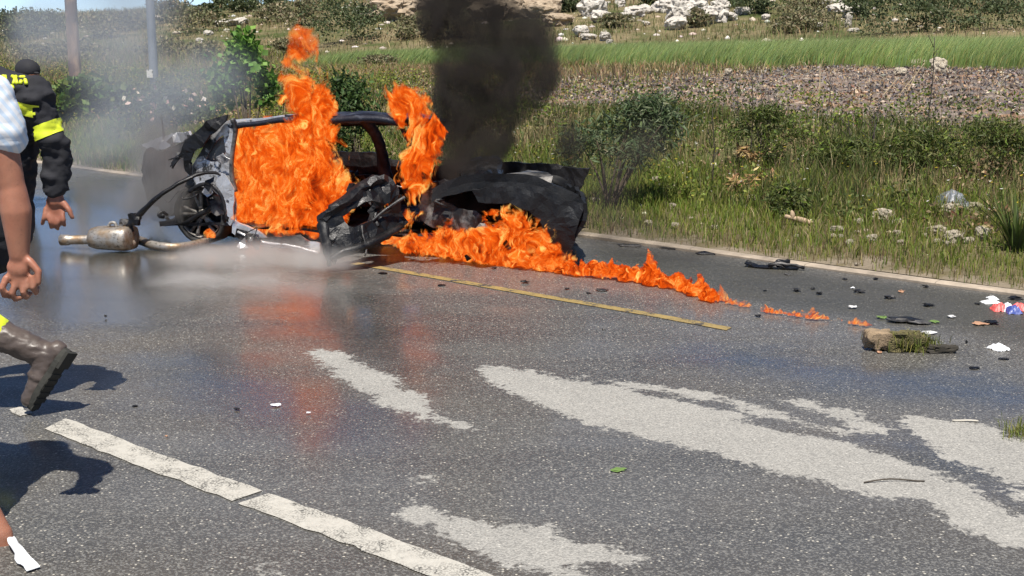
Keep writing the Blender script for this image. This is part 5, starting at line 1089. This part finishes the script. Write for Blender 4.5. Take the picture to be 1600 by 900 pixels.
    bits = [(1085,386,70,5,0),(1050,388,40,4,0),(985,384,36,4,0),(1105,397,30,7,0),(1414,434,30,9,0),(1436,434,40,8,0),(1368,437,9,6,0),(1342,457,16,8,0),(1390,466,16,10,0),(1450,478,16,7,0),(1410,502,46,12,0),(1436,505,30,8,0),(1550,506,20,9,0),(1588,468,20,10,0),(1446,449,10,6,0),(1332,451,7,5,3),(1408,457,9,8,2),(1530,507,22,6,2),(1487,496,12,6,1),(1452,521,24,6,1),(1332,481,12,6,1),(1528,476,9,5,0),(1510,537,4,10,0),(1455,532,10,5,0),(1522,577,16,7,0),(1568,562,14,4,0),(940,454,20,5,0),(820,442,12,7,0),(772,420,8,4,0),(886,452,8,4,0),(920,459,7,4,0),(1185,495,9,6,0),(1245,455,12,9,0),(1280,460,10,8,0),(1270,452,8,5,0),(1378,497,14,6,4),(1460,504,14,6,4),(1374,552,8,6,2),(943,516,6,4,0),(1195,455,6,3,0),(865,400,9,5,0),(165,496,5,8,0),(432,634,14,6,3),(966,735,22,4,4),(482,646,7,4,3),(212,636,9,5,0),(260,683,5,5,2),(370,640,10,5,0),(600,428,16,4,0),(690,447,14,4,0),(1145,398,34,4,0),(1500,449,9,4,0),(1320,437,8,4,0),(1230,430,12,4,0)]
    labs = {0: ('black_fragment', 'sharp black scrap of wreckage lying', 'black scraps on the road'), 1: ('pale_fragment', 'pale plastic chip lying', 'pale chips on the road'), 2: ('clay_fragment', 'reddish clay chip lying', 'clay chips on the road'), 3: ('white_fragment', 'tiny white chip lying', 'white chips on the road'), 4: ('leaf_scrap', 'scrap of green leaf lying', 'leaf scraps on the road')}
    for k, (x, y, w_, h, kd) in enumerate(bits):
        b = G(x, y); s = px_at(b); nm, lab, gp = labs[kd]; m_ = {0: md[k % 3], 1: mpk, 2: mo, 3: mwht, 4: ml}[kd]
        bm = bmesh.new(); bmesh.ops.create_icosphere(bm, subdivisions=2, radius=1)
        for v in bm.verts:
            v.co.z *= .55; q = v.co * 2.4 + Vector((k * 3.3, k, 0)); v.co *= 1 + .95 * mnoise.noise(q) + .5 * mnoise.noise(q * 2.7); v.co = Vector((v.co.x * w_ * s * .5, v.co.y * min(w_ * s * .4, .06), v.co.z * h * s * .45))
        bmesh.ops.rotate(bm, verts=bm.verts, matrix=Matrix.Rotation(random.uniform(-.5, .2), 3, 'Z')); zmin = min(v.co.z for v in bm.verts); bmesh.ops.translate(bm, verts=bm.verts, vec=b + Vector((0, 0, -zmin * .8 + .002)))
        tag(from_bm(nm, bm, m_, None, False), lab + wz(x, y), 'scrap' if kd in (0, 4) else 'chip', gp + wz(x, y))
build_litter()
# ------------------------------------------------------------------ people
from mathutils.bvhtree import BVHTree
def capsule(bm, a, ra, b, rb, seg=14, sq=None):
    """tapered limb with round ends; sq flattens it along one direction"""
    a, b = Vector(a), Vector(b); ax = (b - a); ln = max(ax.length, 1e-5); ax /= ln
    u = ax.cross(Vector((0, 0, 1)) if abs(ax.z) < .9 else Vector((1, 0, 0))).normalized(); v = ax.cross(u); rs = []
    st = [(-math.cos(k * math.pi / 10), math.sin(k * math.pi / 10), 0) for k in range(0, 6)] + [(math.sin(k * math.pi / 10), math.cos(k * math.pi / 10), 1) for k in range(0, 6)]
    for (al, rr, e) in st:
        c, r_ = (a, ra) if e == 0 else (b, rb); ring = []
        for k in range(seg):
            th = 2 * math.pi * k / seg; w_ = (u * math.cos(th) + v * math.sin(th)) * max(rr, .02) * r_ + ax * (al * r_)
            if sq is not None: sd, f = sq; w_ = w_ - sd * (w_.dot(sd) * (1 - f))
            ring.append(bm.verts.new(c + w_))
        rs.append(ring)
    for i in range(len(rs) - 1):
        for k in range(seg): bm.faces.new((rs[i][k], rs[i][(k + 1) % seg], rs[i + 1][(k + 1) % seg], rs[i + 1][k]))
    bm.faces.new(rs[0][::-1]); bm.faces.new(rs[-1])
def skin(name, caps, voxel, mat, parent, smooth=4, fold=0.0, fscale=9):
    bm = bmesh.new()
    for c in caps: capsule(bm, *c[:4], sq=c[4] if len(c) > 4 else None)
    bmesh.ops.recalc_face_normals(bm, faces=bm.faces)
    o = fuse(name, bm, voxel, mat, 0, floor=None, parent=parent, smooth=smooth)
    if fold:
        b2 = bmesh.new(); b2.from_mesh(o.data); b2.normal_update(); mv = [v.normal * fold * (mnoise.fractal(Vector((v.co.x, v.co.y, v.co.z * 2.2)) * fscale, .8, 2, 3) + .5 * mnoise.noise(Vector((v.co.x * 3 + v.co.z * 6, v.co.y * 3, v.co.z * 4)) * fscale * .5)) for v in b2.verts]
        for v, m_ in zip(b2.verts, mv): v.co += m_
        b2.to_mesh(o.data); b2.free()
    return o
def band_of(src, name, p0, n0, p1, n1, keep, mat, parent, push=.004):
    """a strip of reflective tape cut from a garment between two planes"""
    bm = bmesh.new(); bm.from_mesh(src.data)
    for p, n_ in ((p0, n0), (p1, n1)): bmesh.ops.bisect_plane(bm, geom=bm.verts[:] + bm.edges[:] + bm.faces[:], plane_co=p, plane_no=n_, clear_outer=True)
    bmesh.ops.delete(bm, geom=[f for f in bm.faces if not keep(f.calc_center_median())], context='FACES'); bm.normal_update()
    for v in bm.verts: v.co += v.normal * push
    return from_bm(name, bm, mat, parent)
def skin_mat(name, col):
    t = NT(name); p = t.obj(); n = t.noise(14, 4, .6, p); n2 = t.noise(120, 3, .6, p)
    n5 = t.noise(5, 3, .6, p); cc = t.mix(t.rng(n, .35, .65), tuple(x * .72 for x in col), col); cc = t.mix(t.math('MULTIPLY', t.rng(n5, .45, .7), .5), cc, (col[0] * 1.15, col[1] * .85, col[2] * .8)); cc = t.mix(t.math('MULTIPLY', t.rng(n2, .58, .7), .35), cc, tuple(x * .45 for x in col))
    b = t.pbsdf(cc, .5, 0, n2, .2, .002); b.inputs['Subsurface Weight'].default_value = .12; b.inputs['Subsurface Radius'].default_value = (.02, .008, .004); return t.done(b)
M_SKIN1 = skin_mat('tanned_skin', (.34, .155, .095)); M_SKIN2 = skin_mat('brown_skin', (.30, .135, .085))
M_HAIR = simple('dark_hair', (.018, .015, .013), .7, 0, .4, 40, .6, .01)
M_TURN = simple('black_turnout_cloth', (.012, .0125, .017), .85, 0, .35, 18, .4, .006)
M_TAPE = simple('lime_reflective_tape', (.56, .64, .03), .45, 0, .10, 30, .15, .003)
M_BOOT = simple('brown_rubber_boot', (.075, .058, .05), .42, 0, .3, 12, .3, .008); M_SOLE = simple('dark_boot_sole', (.022, .022, .018), .8, 0, .4, 30, .6, .006)
M_TROUS = simple('dark_trousers', (.03, .032, .04), .9, 0, .3, 18, .4, .006)
def shirt_mat():
    t = NT('pale_blue_striped_shirt'); p = t.obj(); w_ = t.n('ShaderNodeTexWave', wave_type='BANDS', bands_direction='DIAGONAL'); t.put(w_.inputs['Vector'], p); w_.inputs['Scale'].default_value = 14; w_.inputs['Distortion'].default_value = .6
    n = t.noise(8, 4, .6, p); c = t.mix(t.rng(w_.outputs['Fac'], .45, .7), (.62, .64, .67), (.46, .56, .68)); return t.done(t.pbsdf(c, .85, 0, n, .3, .01))
M_SHIRT = shirt_mat()
def head_caps(c, fwd, r_=.1):
    """skull, jaw, nose and ears round the head centre c looking along fwd"""
    up = Vector((0, 0, 1)); f = Vector(fwd).normalized(); s = f.cross(up).normalized()
    return [(c + up * .02 - f * .02, r_ * .95, c + up * .035 + f * .025, r_ * .86), (c - up * .05 + f * .03, r_ * .68, c - up * .085 + f * .055, r_ * .45), (c + f * .09 - up * .005, .012, c + f * .112 - up * .035, .017), (c + s * .088 - up * .0, .012, c + s * .09 - up * .035, .016), (c - s * .088 - up * .0, .012, c - s * .09 - up * .035, .016), (c + f * .088 - up * .068 + s * .018, .012, c + f * .088 - up * .068 - s * .018, .012)]
def face_bits(c, fwd, body, parent):
    up = Vector((0, 0, 1)); f = Vector(fwd).normalized(); s = f.cross(up).normalized(); bm = bmesh.new()
    for k in (-1, 1): capsule(bm, c + f * .083 + s * .034 * k, .011, c + f * .085 + s * .036 * k, .011)
    from_bm('eyes', bm, M_HAIR, body)
    bm = bmesh.new(); capsule(bm, c + up * .045 - f * .03, .098, c + up * .055 + f * .012, .088); capsule(bm, c - f * .06 + up * .0, .075, c - f * .055 - up * .04, .06); from_bm('hair', bm, M_HAIR, parent)
def build_bystander():
    Y = 4.55; q = lambda x, y, dy=0.0: D(x, y, Y + dy); base = G(-90, 880)
    o = empty('person', base, 'person in a pale striped shirt walking barefoot on the road, bare arm hanging', 'person')
    fw = Vector((-1, .25, 0)); hc = q(-150, 5, .08)
    caps = [(q(-14,150), .062, q(4,225), .05), (q(4,225), .05, q(20,300), .044), (q(20,298), .046, q(25,330), .052), (q(25,330), .052, q(30,398), .034),
            (q(30,400), .033, q(31,420,-.005), .036, (Vector((0, 1, 0)), .72)), (q(24,418), .030, q(33,438), .032, (Vector((0, 1, 0)), .75))]
    for (k0, k1, k2, k3) in (((10,434),(3,450),(7,462),(18,463)), ((25,441),(19,458),(24,468),(34,464)), ((39,441),(36,457),(41,465),(47,458)), ((51,434),(52,449),(56,457),(58,449))):
        dy = -.022; caps += [(q(*k0, -.01), .0125, q(*k1, dy), .0115), (q(*k1, dy), .0115, q(*k2, dy + .012), .0105), (q(*k2, dy + .012), .0105, q(*k3, dy + .026), .0095)]
    caps += [(q(46,408,-.012), .015, q(60,424,-.02), .0125), (q(60,424,-.02), .0125, q(60,442,-.024), .0105)]
    sh2 = q(-230, 165, .3)
    caps += [(q(-120,150,.1), .15, q(-120,330,.1), .14), (q(-120,330,.1), .14, q(-120,480,.1), .15), (q(-145,110,.08), .058, q(-148,60,.08), .055), (q(-14,150), .06, q(-120,140,.1), .1), (sh2, .06, q(-250,300,.38), .045), (sh2, .06, q(-120,140,.1), .1), (q(-250,300,.38), .044, q(-270,400,.36), .034), (q(-270,400,.36), .036, q(-280,450,.36), .03)]
    F2 = lambda x, y, dy=0.0: D(x, y, 4.44 + dy)
    caps += [(q(-90,500,.04), .095, q(-75,690,-.05), .062), (q(-75,690,-.05), .06, q(-55,745,-.08), .058), (q(-55,745,-.08), .056, F2(2,834), .036), (F2(2,834), .038, F2(9,864), .037), (F2(9,864), .035, F2(-70,878,-.05), .034, (Vector((0, 0, 1)), .75)), (F2(-70,880,-.05), .036, F2(-112,886,-.08), .026, (Vector((0, 0, 1)), .7))]
    caps += [(q(-150,500,.16), .095, q(-260,680,.3), .062), (q(-260,680,.3), .06, q(-270,800,.3), .04), (q(-270,800,.3), .038, q(-340,812,.28), .03)]
    caps += head_caps(hc, fw)
    b = skin('body', caps, .0065, M_SKIN1, o, 3)
    face_bits(hc, fw, b, o)
    sh = [(q(-120,150,.1), .165, q(-118,330,.1), .155), (q(-118,330,.1), .155, q(-116,455,.1), .165), (q(-14,148), .07, q(-120,135,.1), .105), (q(-13,150), .076, q(12,212), .064), (sh2, .07, q(-120,135,.1), .105), (sh2, .072, q(-240,225,.34), .062)]
    so = skin('shirt', sh, .012, M_SHIRT, o, 4, .010, 7)
    bm = bmesh.new(); bm.from_mesh(so.data)                # open, flared sleeve end
    pl = q(14,224); nm = (q(18,300) - q(-12,150)).normalized(); nm = (nm + Vector((.42, 0, 0))).normalized()
    bm.normal_update()
    for v in bm.verts:
        if (v.co - pl).length < .12:
            k = max(0, 1 - (v.co - pl).length / .12); v.co += v.normal * .012 * k
    bm.to_mesh(so.data); bm.free()
    tr = [(q(-120,450,.1), .165, q(-118,505,.1), .165), (q(-92,500,.05), .112, q(-76,690,-.05), .082), (q(-150,500,.16), .112, q(-258,680,.3), .082)]
    skin('trousers', tr, .014, M_TROUS, o, 4, .010, 6)
    # white paper under the heel
    bm = bmesh.new(); pts = [(10,832),(22,838),(36,860),(64,890),(44,897),(28,884),(16,862)]
    vs_ = []
    for k, (x, y) in enumerate(pts): p = G(x, y); p.z = .006 + .03 * (1 if k in (0, 1, 6) else 0) * .6; vs_.append(bm.verts.new(p))
    bm.faces.new(vs_); bmesh.ops.triangulate(bm, faces=bm.faces); bmesh.ops.subdivide_edges(bm, edges=bm.edges[:], cuts=3, use_grid_fill=True); crumple(bm, .014, 14, 1)
    for v in bm.verts: v.co.z = max(v.co.z, .007)
    bmesh.ops.recalc_face_normals(bm, faces=bm.faces); bmesh.ops.solidify(bm, geom=bm.faces[:], thickness=.0015)
    tag(from_bm('paper_scrap', bm, simple('white_paper', (.58, .60, .62), .8, 0, .08, 12, .2, .004), None, False), 'torn white paper scrap lying beside the bare heel', 'paper')
build_bystander()
def boot(knee, ankle, heel, toe, par, toe_dir=None):
    """rubber boot: shaft, foot and a separate treaded sole"""
    knee, ankle, heel, toe = map(Vector, (knee, ankle, heel, toe)); mid = heel.lerp(toe, .5); axis = (toe - heel).normalized(); upd = (ankle - mid); upd = (upd - axis * upd.dot(axis)).normalized()
    b = skin('boot', [(knee.lerp(ankle, .25), .074, knee.lerp(ankle, .8), .064), (knee.lerp(ankle, .8), .064, ankle, .058), (ankle, .056, heel + upd * .055 + axis * .03, .046), (heel + upd * .05 + axis * .03, .046, mid + upd * .055, .05), (ankle, .05, mid + upd * .06 + axis * .02, .05), (mid + upd * .045, .05, toe + upd * .036 - axis * .03, .040)], .009, M_BOOT, par, 4, .005, 16)
    bm = bmesh.new(); side = axis.cross(upd).normalized(); out = []
    for k in range(28):
        u = k / 28 * 2 * math.pi; a = math.cos(u); s = math.sin(u); w_ = .046 * (1 - .12 * a) * (1 - .18 * math.exp(-((a + .2) / .25) ** 2)); out.append((heel.lerp(toe, .5) + axis * (a * (toe - heel).length * .52) + side * (math.copysign(abs(s) ** .7, s) * w_)))
    tp = [bm.verts.new(p + upd * .020) for p in out]; bt = [bm.verts.new(p - upd * .008) for p in out]; n_ = len(out)
    bm.faces.new(tp); bm.faces.new(bt[::-1])
    for k in range(n_): bm.faces.new((tp[k], bt[k], bt[(k + 1) % n_], tp[(k + 1) % n_]))
    for (u0, u1) in ((-.98, -.46), (-.24, -.12), (-.04, .08), (.16, .28), (.36, .48), (.56, .68), (.76, .92)):
        ln = (toe - heel).length * .52; c0 = heel.lerp(toe, .5); w_ = .040 if abs(u1) < .8 else .028; q_ = [c0 + axis * (u * ln) + side * (s * w_) for u, s in ((u0, -1), (u1, -1), (u1, 1), (u0, 1))]
        va = [bm.verts.new(p - upd * .006) for p in q_]; vb = [bm.verts.new(p - upd * (.022 if u0 < -.9 else .012)) for p in q_]; bm.faces.new(va); bm.faces.new(vb[::-1])
        for k in range(4): bm.faces.new((va[k], vb[k], vb[(k + 1) % 4], va[(k + 1) % 4]))
    bmesh.ops.recalc_face_normals(bm, faces=bm.faces); from_bm('sole', bm, M_SOLE, b, False)
    return b
def build_firefighter():
    Y = 6.0; q = lambda x, y, dy=0.0: D(x, y, Y + dy); base = G(-60, 690)
    o = empty('person', base, 'firefighter in black turnout coat with lime bands striding off, boot raised', 'person')
    fw = Vector((-1, .5, 0)); hc = q(-70, 48, .05)
    hand = [(q(86,296), .032, q(87,314), .036), (q(82,316), .030, q(90,330), .030, (Vector((0, 1, 0)), .7))]
    for (k0, k1, k2) in (((72,326),(69,340),(66,350)), ((80,333),(79,346),(80,356)), ((88,334),(89,348),(90,358)), ((97,330),(99,343),(101,352))):
        hand += [(q(*k0, -.005), .0125, q(*k1, -.018), .0115), (q(*k1, -.018), .0115, q(*k2, -.004), .0095)]
    hand += [(q(98,316,-.01), .016, q(108,328,-.02), .013), (q(108,328,-.02), .013, q(113,340,-.02), .0105)]
    body = hand + [(q(90,245), .045, q(86,300), .034), (q(55,155), .055, q(90,245), .045), (q(4,180,.05), .15, q(-10,320,.05), .14), (q(55,155), .06, q(-40,150,.08), .1), (q(-30,120,.05), .06, q(-55,80,.05), .055), (q(-12,345), .09, q(-78,492), .065), (q(-78,492), .06, q(70,556), .042), (q(-45,345,.15), .09, q(-150,500,.2), .065), (q(-150,500,.2), .06, q(-140,640,.3), .045), (q(-75,160,.2), .06, q(-150,240,.1), .045), (q(-150,240,.1), .045, q(-200,215,-.1), .034), (q(-200,215,-.1), .034, q(-222,205,-.15), .036)] + head_caps(hc, fw)
    b = skin('body', body, .0075, M_SKIN2, o, 3); face_bits(hc, fw, b, o)
    jk = [(q(2,172,.06), .178, q(-4,260,.06), .165), (q(-4,260,.06), .165, q(-14,350,.06), .175), (q(50,152), .095, q(-40,140,.08), .125), (q(54,158), .080, q(90,240), .062), (q(90,240), .060, q(86,292), .060), (q(-40,140,.08), .11, q(-75,165,.2), .085), (q(-75,165,.2), .08, q(-150,240,.1), .07), (q(-150,240,.1), .07, q(-192,218,-.08), .062), (q(-30,118,.05), .075, q(-40,104,.05), .07)]
    j = skin('jacket', jk, .011, M_TURN, o, 3, .016, 9)
    up = Vector((0, 0, 1)); tl = Vector((.22, 0, 1)).normalized()
    cen = q(0,200,.06)
    arm0, arm1 = q(54,158), q(92,240); ad = (arm1 - arm0).normalized()
    def off_arm(c): 
        k = max(0, min(1, (c - arm0).dot(arm1 - arm0) / (arm1 - arm0).length_squared)); return (c - arm0.lerp(arm1, k)).length
    band_of(j, 'reflective_band', q(40,157), tl, q(40,177), -tl, lambda c: (c - cen).xy.length < .26 and off_arm(c) > .075, M_TAPE, j)
    band_of(j, 'reflective_band', arm0.lerp(arm1, .42), -ad, arm0.lerp(arm1, .66), ad, lambda c: off_arm(c) < .10 and c.x > arm0.x + .01, M_TAPE, j)
    bvh = BVHTree.FromPolygons([v.co.copy() for v in j.data.vertices], [p.vertices[:] for p in j.data.polygons])
    jm = M_TAPE
    def mark(pts):
        P3 = []
        for (x, y) in pts:
            r_ = ray(x, y).normalized(); h = bvh.ray_cast(CAM, r_); p = h[0] if h[0] is not None else q(x, y, -.15); P3.append(p - r_ * .003)
        beam('lettering', P3, .0085, jm, j, sides=6, amt=0, sub=2)
    for s in ([(3,120),(8,119),(9,127)], [(4,130),(10,131)], [(19,119),(24,123),(27,131)], [(25,119),(21,131)], [(31,121),(37,120),(40,126),(41,132)], [(32,131),(33,126)], [(13,134),(19,135),(20,139)]): mark(s)
    tr = [(q(-14,335,.06), .19, q(-18,365,.06), .185), (q(-12,350), .12, q(-78,490), .092), (q(-78,490), .09, q(-12,518), .082), (q(-45,350,.15), .12, q(-150,500,.2), .092), (q(-150,500,.2), .088, q(-144,590,.26), .078)]
    tz_ = skin('trousers', tr, .013, M_TURN, o, 4, .010, 6)
    sd = (q(-12,518) - q(-78,490)).normalized(); band_of(tz_, 'reflective_band', q(-16,517), -sd, q(6,524), sd, lambda c: (c - q(-10,519)).length < .14, M_TAPE, tz_)
    boot(q(-40,506), q(74,556), q(108,549,-.02), q(50,640,-.05), o)
    boot(q(-150,520,.2), q(-140,648,.3), q(-122,688,.3) , q(-215,690,.25), o)
build_firefighter()
def build_crouched():
    Y = 13.0; q = lambda x, y, dy=0.0: D(x, y, Y + dy); base = D(30, 318, Y); base.z = 0
    o = empty('person', base, 'dark-capped person bending forward behind the firefighter by the roadside', 'person')
    fw = Vector((.8, -.55, -.1)); hc = q(45, 119)
    caps = [(q(40,135), .055, q(44,128), .05), (q(22,190), .15, q(32,150), .16), (q(58,150,-.1), .06, q(70,200,-.15), .045), (q(70,200,-.15), .042, q(78,232,-.3), .034), (q(78,232,-.3), .036, q(80,244,-.32), .03), (q(10,150,.2), .06, q(20,215,.0), .045), (q(20,215), .042, q(50,236,-.25), .034)]
    for sdx in (0, 18): caps += [(q(8 + sdx,225), .1, q(24 + sdx,270,-.15), .075), (q(24 + sdx,270,-.15), .07, q(12 + sdx,314,.05), .045), (q(12 + sdx,313,.05), .045, q(28 + sdx,317,-.1), .035)]
    b = skin('body', caps + head_caps(hc, fw), .012, M_SKIN2, o, 3); face_bits(hc, fw, b, o)
    skin('jacket', [(q(20,215), .19, q(32,158), .19), (q(36,150), .15, q(58,152,-.08), .09), (q(58,152,-.1), .085, q(70,200,-.15), .07), (q(70,200,-.15), .07, q(76,224,-.25), .06), (q(10,155,.2), .085, q(20,212), .065)], .016, M_TURN, o, 4, .01, 6)
    skin('trousers', [(q(8,225), .13, q(24,270,-.15), .1), (q(24,270,-.15), .095, q(13,306,.05), .08), (q(26,225), .13, q(42,270,-.15), .1), (q(42,270,-.15), .095, q(31,306,.05), .08)], .016, M_TURN, o, 4, .01, 6)
    up = Vector((0, 0, 1)); f = fw.normalized(); bm = bmesh.new(); capsule(bm, hc + up * .055 - f * .03, .104, hc + up * .06 + f * .02, .096); capsule(bm, hc + up * .05 + f * .09, .03, hc + up * .045 + f * .13, .02, sq=(up, .3)); from_bm('cap', bm, M_TURN, o)
build_crouched()
